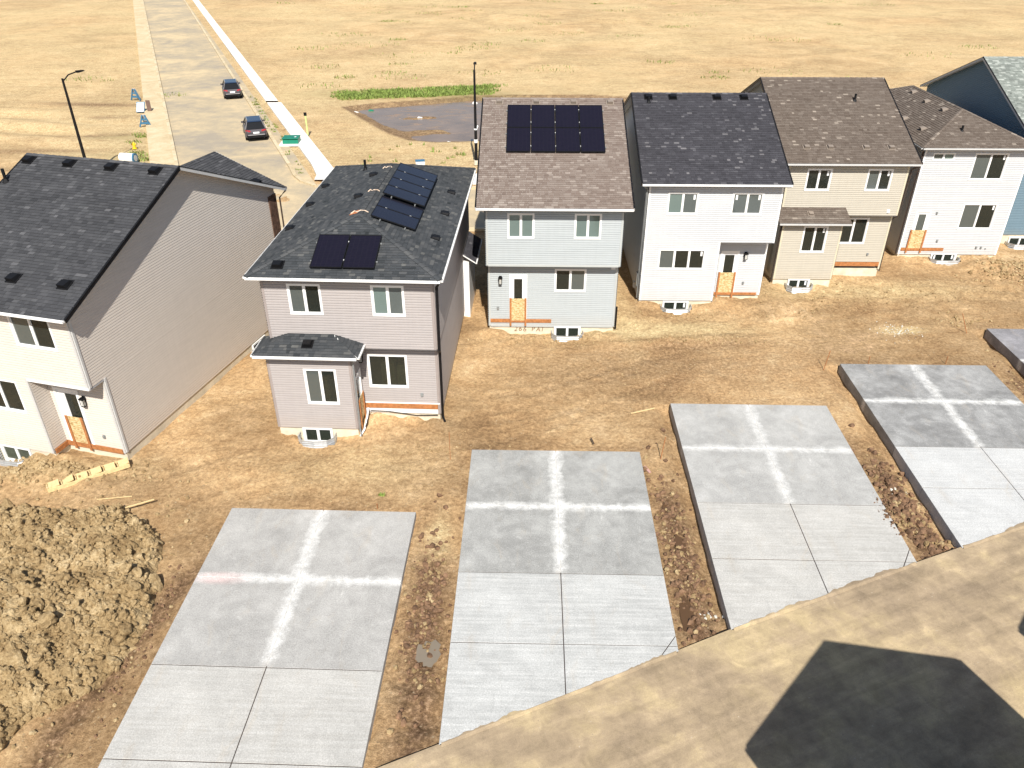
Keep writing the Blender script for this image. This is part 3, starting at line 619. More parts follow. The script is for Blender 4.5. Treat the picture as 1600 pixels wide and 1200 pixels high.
def axis(segs):
    out = [np.arange(a, b, s) for a, b, s in segs]; return np.concatenate(out+[[segs[-1][1]]])
gx = np.concatenate([-np.geomspace(700, 52, 26), axis([(-50, -24, .5), (-24, 33, .13), (33, 50, .5)]), np.geomspace(52, 700, 26)])
gy = np.concatenate([[-300, -120, -50, -20, -5, 2], axis([(5, 11, .4), (11, 36, .115), (36, 60, .22), (60, 100, .4), (100, 200, 2.5)]), np.geomspace(205, 1100, 22)])
X, Y = np.meshgrid(gx, gy); Z, WET, PALE, GREEN = height(X, Y)
HOLES = []       # local wells, filled below: (x0,x1,y0,y1) world boxes without soil
def ground_z(x, y):
    z = height(np.array([[float(x)]]), np.array([[float(y)]]))[0]; return float(z[0, 0])
HS = dict(A=((-20.72, 24.92), -15), B=((-9.2, 27.0), -2.7), C=((-1.13, 34.55), -1.2), D=((6.65, 37.5), -1), E=((14.45, 41.4), -1), F=((22.93, 44.0), -1), G=((30.2, 46.5), -1))
WELL_SPOTS = [('A', 1.05, 2.45, 0, 'y'), ('A', 9.6, 10.7, 6.2, 'x'), ('B', .95, 2.15, -1.22, 'y'), ('C', 3.2, 4.5, 0, 'y'), ('D', 1.25, 2.6, 0, 'y'), ('E', .85, 2.05, -1.2, 'y'), ('F', 2.0, 3.5, 0, 'y'), ('G', .7, 2.1, 0, 'y')]
keep = np.ones((len(gy)-1, len(gx)-1), bool); CX = (X[:-1, :-1]+X[1:, 1:])/2; CY = (Y[:-1, :-1]+Y[1:, 1:])/2
for k, a0, a1, o, ax in WELL_SPOTS:
    (ox, oy), yw = HS[k]; c, s = cos(R(yw)), sin(R(yw)); lx = (CX-ox)*c+(CY-oy)*s; ly = -(CX-ox)*s+(CY-oy)*c
    if ax == 'y': keep &= ~((lx > a0-.1) & (lx < a1+.1) & (ly < o+.1) & (ly > o-.52))
    else: keep &= ~((ly > a0-.1) & (ly < a1+.1) & (lx > o-.1) & (lx < o+.52))
nx = len(gx); idx = np.arange(len(gy)*nx).reshape(len(gy), nx)
F4 = np.stack([idx[:-1, :-1], idx[:-1, 1:], idx[1:, 1:], idx[1:, :-1]], -1)[keep]
def np_mesh(name, V, F, mat, smooth=True):
    me = bpy.data.meshes.new(name); me.vertices.add(len(V)); me.vertices.foreach_set('co', V.astype(np.float32).ravel())
    k = F.shape[1]; me.loops.add(F.size); me.loops.foreach_set('vertex_index', F.astype(np.int32).ravel()); me.polygons.add(len(F))
    me.polygons.foreach_set('loop_start', np.arange(len(F), dtype=np.int32)*k)
    try: me.polygons.foreach_set('loop_total', np.full(len(F), k, np.int32))
    except Exception: pass
    me.polygons.foreach_set('use_smooth', np.full(len(F), smooth)); me.materials.append(mat); me.update(calc_edges=True); return me
gm = np_mesh('ground', np.stack([X.ravel(), Y.ravel(), Z.ravel()], 1), F4, M['soil'])
at = gm.attributes.new('soil', 'FLOAT_COLOR', 'POINT')
at.data.foreach_set('color', np.stack([WET.ravel(), PALE.ravel(), GREEN.ravel(), np.ones(X.size)], 1).astype(np.float32).ravel())
go = bpy.data.objects.new('ground', gm); COL.objects.link(go); go['kind'] = 'structure'

# ---------------------------------------------------------------- lane, street, pavements, kerbs
def strip(name, pts_a, pts_b, z, mat, kind='structure', thick=0., **kw):
    mb = MB()
    for k in range(len(pts_a)-1):
        mb.poly([(*pts_a[k], z), (*pts_b[k], z), (*pts_b[k+1], z), (*pts_a[k+1], z)][::-1])
        if thick: mb.poly([(*pts_a[k], z), (*pts_a[k+1], z), (*pts_a[k+1], z-thick), (*pts_a[k], z-thick)]); mb.poly([(*pts_b[k], z), (*pts_b[k+1], z), (*pts_b[k+1], z-thick), (*pts_b[k], z-thick)][::-1])
    return mb.build(name, mat, None, kind=kind, **kw)
# lane: subdivided with an uneven edge
def lane():
    rnd = random.Random(5); xs = np.arange(-40, 60, .25); A = []; B = []
    for x in xs: y = float(lane_y(x)); A.append((x, y+.05)); B.append((x+2.9, y-7.0))
    V = []; F = []; nn = 7
    for a, b in zip(A, B):
        for j in range(nn): t = j/(nn-1); V.append((a[0]+(b[0]-a[0])*t, a[1]+(b[1]-a[1])*t, .118-.25*(t if j < 0 else 0)+.02*math.sin(a[0]*.7+j)*(.5 if j else 0)))
    for i in range(len(A)-1):
        for j in range(nn-1): k = i*nn+j; F.append((k, k+1, k+1+nn, k+nn)[::-1])
    me = np_mesh('lane', np.array(V), np.array(F), M['lane']); o = bpy.data.objects.new('lane', me); COL.objects.link(o); o['kind'] = 'structure'
    mb = MB()
    for a, b in zip(A, A[1:]): mb.poly([(a[0], a[1], .118), (b[0], b[1], .118), (b[0], b[1], -.3), (a[0], a[1], -.3)][::-1])
    mb.build('lane_edge', 'lane', None, kind='structure')
lane()
def spill():
    xs = np.arange(-14, 26, .06); ys = lane_y(xs); n1 = vnoise(xs, xs*0+3, 1.3, 71)*.22+vnoise(xs, xs*0+9, 5., 72)*.09+vnoise(xs, xs*0+5, 14., 73)*.05
    top = ys+.03+np.clip(n1, 0, 1); mb = MB(); k = [False]*len(xs)
    for i, x in enumerate(xs):
        for P in PADS:
            lx, ly = pad_local(P, x, ys[i]+.1)
            if .05 < lx < P['W']-.05: k[i] = True
    for i in range(len(xs)-1):
        if k[i] and k[i+1]: mb.poly([(xs[i], ys[i]-.08, .125), (xs[i+1], ys[i+1]-.08, .125), (xs[i+1], ys[i+1]+.012, .158), (xs[i], ys[i]+.012, .158)]); mb.poly([(xs[i], ys[i]+.012, .158), (xs[i+1], ys[i+1]+.012, .158), (xs[i+1], top[i+1], .154), (xs[i], top[i], .154)])
    mb.build('sand_spill', 'lane', None, kind='structure')
spill()
D1 = Vector((-.389, .921))        # street heading away
def along(p, t): return (p[0]+D1.x*t, p[1]+D1.y*t)
rl, rr = (-26.0, 60.8), (-15.4, 58.8)      # kerb feet at the corner
strip('street', [(-24.4, 57.0), along((-24.4, 57.0), 200)], [(-14.2, 57.0), along((-15.6, 57.6), 200)], .03, 'road')
strip('cross_street', [(-110, 48.6), (0, 48.6), (110, 48.6)], [(-110, 57.3), (0, 57.3), (110, 57.3)], .034, 'road')
def kerb(pts, w=.28, h=.15):
    mb = MB()
    for a, b in zip(pts, pts[1:]): mb.beam((*a, .03+h/2-.02), (*b, .03+h/2-.02), w, h+.04)
    mb.build('kerb', 'kerb', None, kind='structure')
kerb([(-110, 57.4), (-28.5, 57.4), (-26.6, 58.6), (-26.0, 60.9), along((-26.0, 60.9), 190)])
kerb([(110, 57.2), (-13.2, 57.2), (-14.6, 57.6), (-15.9, 58.8), (-16.8, 60.3), (-17.6, 62.4), along((-17.6, 62.4), 190)])
kerb([(-110, 48.5), (110, 48.5)])
a0 = (-14.0, 58.9)
strip('sidewalk', [(-15.0, 59.0), (-15.1, 60.3), (-16.1, 63.2), along((-16.1, 63.2), 25)], [(-12.9, 59.0), (-13.4, 60.3), (-14.6, 63.2), along((-14.6, 63.2), 25)], .15, 'walk', thick=.2)
strip('sidewalk', [along((-16.1, 63.2), 25.8), along((-16.1, 63.2), 180)], [along((-14.8, 63.2), 25.8), along((-14.8, 63.2), 180)], .15, 'walk', thick=.2)
strip('sidewalk', [(-12.8, 58.4), (110, 58.4)], [(-12.8, 60.6), (110, 60.6)], .15, 'walk', thick=.2)
strip('sidewalk', [(-28.4, 61.5), along((-28.4, 61.5), 180)], [(-26.3, 61.5), along((-26.3, 61.5), 180)], .15, 'walk_sandy', thick=.2)
# pond water
mb = MB(); mb.poly([(-19, 69, -.30), (18, 69, -.30), (18, 91, -.30), (-19, 91, -.30)]); mb.build('pond', 'pond', None, kind='structure')

# ---------------------------------------------------------------- garage pads of cast concrete panels
def clip_half(poly, a, b):
    """keep the side of line a->b on its left"""
    out = []; f = lambda p: (b[0]-a[0])*(p[1]-a[1])-(b[1]-a[1])*(p[0]-a[0])
    for p, q in zip(poly, poly[1:]+poly[:1]):
        fp, fq = f(p), f(q)
        if fp >= 0: out.append(p)
        if (fp > 0) != (fq > 0) and fp != fq and abs(fp-fq) > 1e-9: t = fp/(fp-fq); out.append((p[0]+(q[0]-p[0])*t, p[1]+(q[1]-p[1])*t))
    return out
def inset(poly, d):
    n = len(poly); c = (sum(p[0] for p in poly)/n, sum(p[1] for p in poly)/n); out = []
    for i in range(n):
        a, b, e = poly[i-1], poly[i], poly[(i+1) % n]
        v1 = Vector((b[0]-a[0], b[1]-a[1])).normalized(); v2 = Vector((e[0]-b[0], e[1]-b[1])).normalized(); n1 = Vector((-v1.y, v1.x)); n2 = Vector((-v2.y, v2.x)); m = (n1+n2)
        if m.length < 1e-4: out.append(b); continue
        m = m.normalized(); k = min(3, 1/max(.3, m.dot(n1))); out.append((b[0]+m.x*d*k, b[1]+m.y*d*k))
    return out
PADMAT = [
    (dict(col=(.345, .338, .322), white=.7, pink=True, dark=.82, light=1.22), dict(col=(.39, .38, .355), white=0, streak=.25, dark=.86, light=1.16)),
    (dict(col=(.30, .30, .287), white=.8, dark=.74, light=1.3), dict(col=(.385, .39, .38), white=0, streak=.42, dark=.85, light=1.2)),
    (dict(col=(.355, .352, .338), white=.6, dark=.82, light=1.25), dict(col=(.40, .39, .365), white=0, streak=.28, dark=.87, light=1.16)),
    (dict(col=(.25, .25, .245), white=.8, dark=.66, light=1.5), dict(col=(.45, .455, .45), white=0, streak=.35, dark=.88, light=1.12)),
    (dict(col=(.22, .215, .225), white=.8, dark=.75, light=1.5), dict(col=(.45, .45, .45), white=0, streak=.4))]
PADLAB = ['wide pale concrete garage pad with a faint pink stain, nearest the dirt pile', 'concrete garage pad with bluish grey rear panels, second from the left', 'evenly light grey concrete garage pad between the second and the darkest pad',
          'concrete garage pad whose rear panels are dark grey with a white cross stain', 'concrete garage pad cut off by the right edge of the photo']
DIAG = {1: ((4.72, 15.5), (4.05, 14.6)), 2: ((12.97, 19.1), (12.3, 18.1))}      # small diagonal joints at the sharp corners
for i, P in enumerate(PADS):
    t = thing('garage_pad', PADLAB[i], 'concrete slab', (*P['o'], .15), P['yaw'], 'garage pads along the lane')
    a = R(P['yaw']); W = P['W']; mr = concrete_mat('pad rear %d' % i, W=W, y_j=-P['rows'][0], **PADMAT[i][0]); mf = concrete_mat('pad front %d' % i, W=W, y_j=0, **PADMAT[i][1])
    def loc(x, y): dx, dy = x-P['o'][0], y-P['o'][1]; return (dx*cos(a)+dy*sin(a), -dx*sin(a)+dy*cos(a))
    segs = [(loc(*LANE[k]), loc(*LANE[k+1])) for k in range(len(LANE)-1)]
    best = max(segs, key=lambda g: min(g[1][0], W)-max(g[0][0], 0))      # the stretch of lane edge in front of this pad
    def cliplane(q): return clip_half(q, *best)
    y = 0
    for r, dpt in enumerate(P['rows']):
        if i == 3 and r == 3: dpt = 5
        for c in (0, 1):
            q = [(c*W/2, y-dpt), ((c+1)*W/2, y-dpt), ((c+1)*W/2, y), (c*W/2, y)]
            q = cliplane(q)
            if len(q) < 3: continue
            pieces = [q]
            if i in DIAG and c == 1:
                da, db = loc(*DIAG[i][0]), loc(*DIAG[i][1]); q1, q2 = clip_half(q, da, db), clip_half(q, db, da)
                if len(q1) > 2 and len(q2) > 2: pieces = [q1, q2]
            for q in pieces:
              g = inset(q, .012); g2 = inset(q, .018); mb = MB(); n = len(g)
              jn = random.uniform(-.003, .003)
              lo = [(p[0], p[1], -.5) for p in g]; mid = [(p[0], p[1], jn-.008) for p in g]; top = [(p[0], p[1], jn) for p in g2]
              for A_, B_ in ((lo, mid), (mid, top)):
                  for k in range(n): l = (k+1) % n; mb.poly([A_[k], A_[l], B_[l], B_[k]])
              mb.poly(top)
              mb.build('concrete_panel', mr if r < 2 else mf, t)
        y -= dpt
    p = MB(); q = cliplane([(.03, y+.02), (W-.03, y+.02), (W-.03, -.03), (.03, -.03)])
    p.hexa([(*v, -.5) for v in q], [(*v, -.014) for v in q]); p.build('joint_bed', 'brown_m', t)
    p = MB(); yb = -P['rows'][0]-P['rows'][1]+.05; p.hexa([(.05, yb, -.0135), (W-.05, yb, -.0135), (W-.05, -.05, -.0135), (.05, -.05, -.0135)], [(.05, yb, -.0075), (W-.05, yb, -.0075), (W-.05, -.05, -.0075), (.05, -.05, -.0075)]); p.build('joint_filler', 'joint_pale', t)

# ================================================================ HOUSES
def W2(p, q): return Wall(p, q)
# ---- A: cream house, left edge
(oA, yA) = HS['A']
h = thing('house', 'cream sided house with dark roof and a bare side wall, at the left edge', 'house', (*oA, 0), yA, 'new houses in the back row')
foundation(h, .02, 3.58, .02, 13.48, .34); foundation(h, 3.58, 6.18, .72, 13.48, .33)
rear = W2((0, 0), (6.2, 0)); rlow = W2((0, 0), (3.6, 0)); rec = W2((3.6, .7), (6.2, .7)); recs = W2((3.6, 0), (3.6, .7)); rec_s = recs
right = W2((6.2, 0), (6.2, 13.5)); right_lo = W2((6.2, .7), (6.2, 13.5)); left = W2((0, 13.5), (0, 0)); front = W2((6.2, 13.5), (0, 13.5))
wA = [(3.75, 5.45, 4.95, 6.28), (.7, 2.4, 4.95, 6.28)]
mb = MB(); siding(mb, rear, 3.58, 6.42, .104, wA); mb.build('rear_wall', 'side_cream', h, kind='stuff')
mb = MB(); siding(mb, rlow, .3, 3.58, .104, [(1.3, 3.05, 2.0, 3.4)]); mb.build('rear_wall', 'side_cream', h, kind='stuff')
mb = MB(); siding(mb, rec, .48, 3.55, .104, [(.2, 1.3, .4, 2.9)]); siding(mb, recs, .48, 3.55, .104, out=.021); mb.build('recess_wall', 'side_cream', h, kind='stuff')
gA = gclip(0, 6.77, 6.42, -.4, PITCH, 13.5)
def gA_side(z): a, b = gA(z); return (max(a, 0 if z > 3.57 else .7), b)
mb = MB(); siding(mb, right_lo, .33, 3.58, .104, [(8.9, 10.0, -.5, .3)], out=.021); siding(mb, right, 3.58, 9.3, .104, clip=lambda z: (0, 13.5) if z < 6.5 else gA(z), out=.021); mb.build('side_wall', 'side_cream', h, kind='stuff')
mb = MB(); siding(mb, left, .3, 6.42, .104); siding(mb, front, .3, 6.42, .104); mb.build('front_wall', 'side_cream', h, kind='stuff')
p = MB(); p.box(3.6, 6.22, -.0, .7, 3.5, 3.56); p.build('recess_soffit', 'soffit', h)
window(h, rear, *wA[0], kinds=('glass_screen', 'glass')); window(h, rear, *wA[1], kinds=('glass_screen', 'glass')); window(h, rlow, 1.3, 3.05, 2.0, 3.4, kinds=('glass', 'glass'))
door(h, rec, .2, 1.3, .42, 2.9, gl=(.62, 1.12), board_rng=(.16, .85))
p = MB(); rec.box(p, .7, 1.1, -.5, -.2, 1.5, 1.95); p.build('teal_bucket', 'teal_box', h)
ledger(h, rec, -.0, 2.5, .27, .47); ledger(h, recs, 0.02, .66, .27, .47)
lantern(h, rec, 1.5, 2.5); outlet(h, rec, 1.85, .95)
well(h, rlow, 1.05, 2.45); window(h, rlow, 1.05, 2.45, -.5, .3, trim=.09)
well(h, right, 9.6, 10.7, proj=.5); window(h, right, 9.6, 10.7, -.6, .25, trim=.07)
for w_, a_, z0_, z1_ in ((rear, 6.11, 3.58, 6.42), (right, 0, 3.58, 6.42), (rlow, 3.51, .3, 3.58), (rec, 2.51, .3, 3.55), (right_lo, 0, .33, 3.58), (rear, 0, .3, 6.4), (right, 13.41, .33, 6.4)): corner(h, w_, a_, z0_, z1_, 'offwhite', .085)
p = MB(); rear.box(p, 3.6, 6.2, -.02, .05, 3.5, 3.6); p.build('band_trim', 'white', h)
fr, ff, zr = gable_roof(h, -.36, 6.56, -.42, 6.77, 13.95, 6.5, 'sh_char', rake=('black', 'offwhite'), seed=11, accent=.05)
# front cross gable
cr = (3.1, 10.5, 6.5+PITCH*3.5); cf = (3.1, 13.98, 6.5+PITCH*3.5)
_, frc = roof_surface(h, [(6.62, 13.9, 6.55), (6.62, 13.98, 6.55), cf, cr], 'sh_char', seed=14)
roof_surface(h, [(-.42, 13.98, 6.55), (-.42, 13.9, 6.55), cr, cf], 'sh_char', seed=15)
p = MB(); p.beam((6.62, 14.0, 6.43), (3.1, 14.0, cf[2]-.1), .03, .2); p.beam((-.42, 14.0, 6.43), (3.1, 14.0, cf[2]-.1), .03, .2); p.build('rake_board', 'offwhite', h)
mb = MB(); siding(mb, W2((6.2, 13.55), (0, 13.55)), 6.4, 7.8, .104, clip=lambda z: ((z-6.4)/PITCH, 6.2-(z-6.4)/PITCH)); mb.build('front_gable_wall', 'side_cream', h, kind='stuff')
for x in (0, 1.9, 3.8, 5.75): roof_vent(h, fr, (x, 6.42, 6.5+PITCH*6.84))
for x in (3.57, 5.66): roof_vent(h, fr, (x, .9, 6.5+PITCH*1.32))
for y in (11.6, 13.1): roof_vent(h, frc, (5.6, y, 6.53+PITCH*1.02), h=.12)
vent_pipe(h, (-.15, 5.2, 8.85)); soffit(h, 0, 6.2, -.42, -.03, 6.38, 'soffit')
p = MB(); p.box(6.2, 6.26, 12.9, 13.55, 0, 6.35); p.build('stone_corner', 'stone', h)
downspout(h, [(6.6, 13.9, 6.4), (6.35, 13.7, 6.1), (6.32, 13.66, .1)], 'brown_m')

# ---- B: taupe house with hip roof
(oB, yB) = HS['B']
h = thing('house', 'taupe sided house with dark hip roof and solar panels on two slopes', 'house', (*oB, 0), yB, 'new houses in the back row')
foundation(h, .03, 6.28, .03, 12.5, .33); foundation(h, .03, 3.17, -1.19, .03, .3)
up = W2((0, -.45), (6.35, -.45)); lo = W2((3.2, 0), (6.3, 0)); bu = W2((0, -1.22), (3.2, -1.22)); bur = W2((3.2, -1.22), (3.2, 0)); bul = W2((0, 0), (0, -1.22))
ri = W2((6.3, 0), (6.3, 12.5)); riu = W2((6.35, -.45), (6.35, 12.5)); le = W2((0, 12.5), (0, -.45)); fo = W2((6.3, 12.5), (0, 12.5)); lel = W2((0, 12.5), (0, 0))
mb = MB(); siding(mb, up, 3.52, 6.5, .104, [(.95, 2.2, 4.9, 6.15), (4.05, 5.28, 4.9, 6.15)]); mb.build('rear_wall', 'side_taupe', h, kind='stuff')
mb = MB(); siding(mb, lo, .82, 3.5, .104, [(.32, 1.9, 1.5, 3.0)]); mb.build('rear_wall', 'side_taupe', h, kind='stuff')
mb = MB(); siding(mb, bu, .3, 3.7, .104, [(1.35, 2.6, 1.42, 3.0)]); siding(mb, bul, .3, 3.7, .104); siding(mb, bur, .3, 3.7, .104, [(.15, 1.05, .3, 2.5)]); mb.build('bay_wall', 'side_taupe', h, kind='stuff')
mb = MB(); siding(mb, ri, .3, 3.52, .104); siding(mb, riu, 3.52, 6.5, .104); siding(mb, le, 3.52, 6.5, .104); siding(mb, lel, .3, 3.52, .104); siding(mb, fo, .3, 6.5, .104); mb.build('side_wall', 'side_taupe', h, kind='stuff')
p = MB(); p.box(.0, 6.35, -.44, .02, 3.46, 3.52); p.build('overhang_soffit', 'soffit', h)
p = MB(); lo.box(p, 0, 3.1, -.02, .03, .3, .52); p.build('sill_trim', 'white', h); p = MB(); lo.box(p, 0, 3.1, -.02, .05, .76, .82); p.build('base_trim', 'white', h)
ledger(h, lo, .05, 3.02, .54, .76)
window(h, up, .95, 2.2, 4.9, 6.15, kinds=('glass_screen', 'glass')); window(h, up, 4.05, 5.28, 4.9, 6.15, kinds=('glass_blind', 'glass_screen'))
window(h, lo, .32, 1.9, 1.5, 3.0, kinds=('glass', 'glass'), crate=True); window(h, bu, 1.35, 2.6, 1.42, 3.0, kinds=('glass_screen', 'glass'), crate=True)
well(h, bu, .95, 2.15); window(h, bu, .95, 2.15, -.45, .3, trim=.09)
door(h, bur, .15, 1.05, .35, 2.5)
for w_, a_, z0_, z1_ in ((up, 6.26, 3.52, 6.4), (up, 0, 3.52, 6.4), (bu, 0, .3, 3.6), (bu, 3.11, .3, 3.6), (bur, 0, .3, 3.6), (lo, 3.01, .3, 3.5), (riu, 0, 3.52, 6.4), (ri, 0, .3, 3.5)): corner(h, w_, a_, z0_, z1_, 'taupe_m')
lantern(h, lo, .1, 2.9); outlet(h, lo, 2.4, 1.2, m='grey_m')  # black lantern added beside the bay, where only a dark block of shade falls
fs, zr = hip_roof(h, -.35, 6.7, -.9, 12.95, 6.58, 1/3, 'sh_char2', seed=21)
soffit(h, -.33, 6.68, -.88, 12.9, 6.45, 'soffit')
roof_vent(h, fs['rear'], (.7, -.3, 6.78))
for x, y in ((-.1+.1, 3.67), (.06, 6.55), (.08, 9.16), (2.55, 5.27), (2.58, 8.3)): roof_vent(h, fs['left'], (x, y, 6.58+(x+.35)/3), h=.12, size=.3)
for x, y in ((6.07, 2.65), (6.1, 5.52), (6.05, 8.33)): roof_vent(h, fs['right'], (x, y, 6.58+(6.7-x)/3), h=.1, size=.3)
vent_pipe(h, (1.85, 9.9, 7.3))
o, u, v, n = fs['rear']; solar(h, fs['rear'], (1.93, -.5, 6.58+.4/3), 1.165, 1.83, 2, 1)
o, u, v, n = fs['right']                   # u runs away from the camera, v up towards the ridge
solar(h, fs['right'], (5.29, 2.5, 6.58+(6.7-5.29)/3), 1.17, 1.8, 2, 1); solar(h, fs['right'], (5.27, 4.98, 6.58+(6.7-5.27)/3), 1.07, 1.8, 4, 1, lift=.2)
for (x, y, s) in ((3.2, 2.9, .5), (3.25, 5.5, .35), (3.2, 8.9, .3)):
    rn = random.Random(int(y*10)); zt = 6.58+(3.175+.35)/3
    p = MB(); pts = [(x-.1-s*.7+k*s*.28, y+.12*math.sin(k*1.9), zt+.03-abs(x-.1-s*.7+k*s*.28-3.17)/3+.03*(k % 2)) for k in range(6)]; p.tube(pts, .022, 6); p.build('loose_conduit', 'conduit', h)
    if s > .32:
        p = MB(); p.poly([(x-s*1.0, y-.13, zt-s*1.0/3+.035), (x-.02, y-.2, zt+.028), (x-.02, y+.2, zt+.028), (x-s*.8, y+.22, zt-s*.8/3+.035)]); p.build('torn_underlay', 'copper', h)
# lean-to hip roof over the bay
e = .35; ze = 3.72; yt = -.45; zt = ze+(yt+1.22+e)*(1/3)
roof_surface(h, [(-e, -1.22-e, ze), (3.2+e, -1.22-e, ze), (3.2+e-1.1, yt, zt), (-e+1.1, yt, zt)], 'sh_char2', 'white', seed=31)
roof_surface(h, [(3.2+e, -1.22-e, ze), (3.2+e, yt+.35, ze), (3.2+e-1.1, yt, zt)], 'sh_char2', 'white', seed=32); roof_surface(h, [(-e, yt+.35, ze), (-e, -1.22-e, ze), (-e+1.1, yt, zt)], 'sh_char2', 'white', seed=33)
gutter(h, (-e, -1.22-e, ze-.02), (3.2+e, -1.22-e, ze-.02)); gutter(h, (3.2+e, -1.22-e, ze-.02), (3.2+e, yt+.1, ze-.02)); gutter(h, (-e, yt+.1, ze-.02), (-e, -1.22-e, ze-.02))
soffit(h, -e+.02, 3.2+e-.02, -1.22-e+.02, -.02, ze-.1)
o_, u_, v_, n_ = plane_frame((-e, -1.22-e, ze), (3.2+e, -1.22-e, ze), (1, yt, zt)); roof_vent(h, (o_, u_, v_, n_), (1.6, -1.0, ze+.19), size=.34)
downspout(h, [(3.5, -1.5, 3.6), (3.3, -1.3, 3.35), (3.27, -1.27, .3), (3.33, -1.4, .1)], 'grey_m', .035)
downspout(h, [(6.68, -.85, 6.5), (6.5, -.55, 6.15), (6.47, -.5, 3.5), (6.42, -.12, 3.2), (6.4, -.08, .25), (6.5, -.25, .08)], 'black', .055)
p = MB(); p.tube([(3.3, -1.1, .02), (3.45, -.8, .3), (3.42, -.35, .5), (3.5, -.1, .42), (4.2, -.07, .38), (5.3, -.06, .22), (6.2, -.05, .25)], .018, 6); p.build('black_cable', 'cable', h)
p = MB(); p.tube([(3.4, -.2, .6), (3.42, -.55, .45), (3.36, -1.0, .1), (3.25, -1.3, -.02)], .04, 8); p.build('white_pipe', 'white', h)
# side porch at the front right
p = MB(); p.box(6.3, 6.62, 9.6, 12.6, -.2, 2.9); p.build('porch_side', 'white', h)
roof_surface(h, [(6.95, 9.5, 2.95), (6.95, 12.7, 2.95), (6.32, 12.7, 3.35), (6.32, 9.5, 3.35)], 'sh_slate', 'white', seed=36); gutter(h, (6.95, 9.5, 2.93), (6.95, 12.7, 2.93), out=(1, 0, 0))
p = MB(); p.box(6.29, 6.34, 10, 12.6, 3.3, 6.3); p.build('stone_corner', 'stone', h)

# ---- C: pale grey house with eight solar panels
(oC, yC) = HS['C']
h = thing('house', 'pale grey sided house with brown roof and eight solar panels, 266 painted on its foundation', 'house', (*oC, 0), yC, 'new houses in the back row')
foundation(h, .03, 6.09, .03, 12.9, .3)
up = W2((-.05, -.5), (6.15, -.5)); lo = W2((0, 0), (6.12, 0)); ri = W2((6.12, 0), (6.12, 12.9)); le = W2((0, 12.9), (0, 0)); riu = W2((6.15, -.5), (6.15, 12.9)); leu = W2((-.05, 12.9), (-.05, -.5)); fo = W2((6.12, 12.9), (0, 12.9))
mb = MB(); siding(mb, up, 3.68, 6.5, .104, [(.98, 2.2, 5.0, 6.2), (4.0, 5.22, 5.0, 6.2)]); mb.build('rear_wall', 'side_grey', h, kind='stuff')
mb = MB(); siding(mb, lo, .3, 3.66, .104, [(3.15, 4.65, 2.15, 3.32), (1.0, 1.85, .5, 3.02)]); mb.build('rear_wall', 'side_grey', h, kind='stuff')
clC = gclip(-.5, 6.45, 6.5, -1.0, PITCH, 13.4); clC2 = gclip(-.5, 6.45, 6.5, -1.0, PITCH, 13.4, True)
mb = MB(); siding(mb, ri, .3, 3.68, .104); siding(mb, riu, 3.68, 9.55, .104, clip=clC); siding(mb, le, .3, 3.68, .104); siding(mb, leu, 3.68, 9.55, .104, clip=clC2); siding(mb, fo, .3, 6.5, .104); mb.build('side_wall', 'side_grey', h, kind='stuff')
p = MB(); p.box(-.05, 6.15, -.49, .02, 3.62, 3.68); p.build('overhang_soffit', 'soffit', h)
window(h, up, .98, 2.2, 5.0, 6.2, kinds=('glass_blind', 'glass_blind')); window(h, up, 4.0, 5.22, 5.0, 6.2, kinds=('glass_blind', 'glass_blind'))
window(h, lo, 3.15, 4.65, 2.15, 3.32, kinds=('glass', 'glass_screen'))
door(h, lo, 1.0, 1.85, .55, 3.02, board_rng=(.02, .98)); ledger(h, lo, .08, 3.05, .5, .68)
lantern(h, lo, .58, 2.75); outlet(h, lo, .45, 1.25); outlet(h, lo, 5.9, 3.45, m='paper', sz=.1)
well(h, lo, 3.2, 4.5, top=.22); window(h, lo, 3.2, 4.5, -.42, .3, trim=.09)
for w_, a_, z0_, z1_ in ((up, 0, 3.68, 6.4), (up, 6.11, 3.68, 6.4), (lo, 0, .3, 3.6), (lo, 6.03, .3, 3.6)): corner(h, w_, a_, z0_, z1_, 'greyside_m')
p = MB(); up.box(p, .09, 6.11, -.02, .045, 3.64, 3.74); p.build('band_trim', 'greyside_m', h); p = MB(); lo.box(p, .09, 6.03, -.02, .04, .25, .32); p.build('base_trim', 'greyside_m', h)
fr, ff, zr = gable_roof(h, -.45, 6.5, -1.0, 6.45, 13.4, 6.6, 'sh_brown', rake='offwhite', seed=41, accent=.12)
solar(h, fr, (.8, 2.45, 6.6+PITCH*3.45), 1.14, 1.79, 4, 2)
for x in (.37, 2.21, 4.05, 5.86): roof_vent(h, fr, (x, 6.12, 6.6+PITCH*7.12), 'tan_vent', .3, .16)
soffit(h, -.4, 6.45, -.98, -.5, 6.46)
downspout(h, [(-.35, -.95, 6.5), (-.12, -.6, 6.3)], 'white'); downspout(h, [(6.22, .15, 1.3), (6.22, .15, .1)], 'black')
p = MB(); riu.box(p, 1.5, 1.75, .02, .14, 5.2, 5.5); p.build('wall_vent', 'black', h); p = MB(); riu.box(p, 3.0, 3.2, .02, .12, 4.2, 4.4); p.build('wall_vent', 'grey_m', h)
lt = bpy.data.objects.new('painted_lettering', None); COL.objects.link(lt); lt.parent = h; lt['label'] = 'hand painted brown 266 PAT'
gxx = 1.22
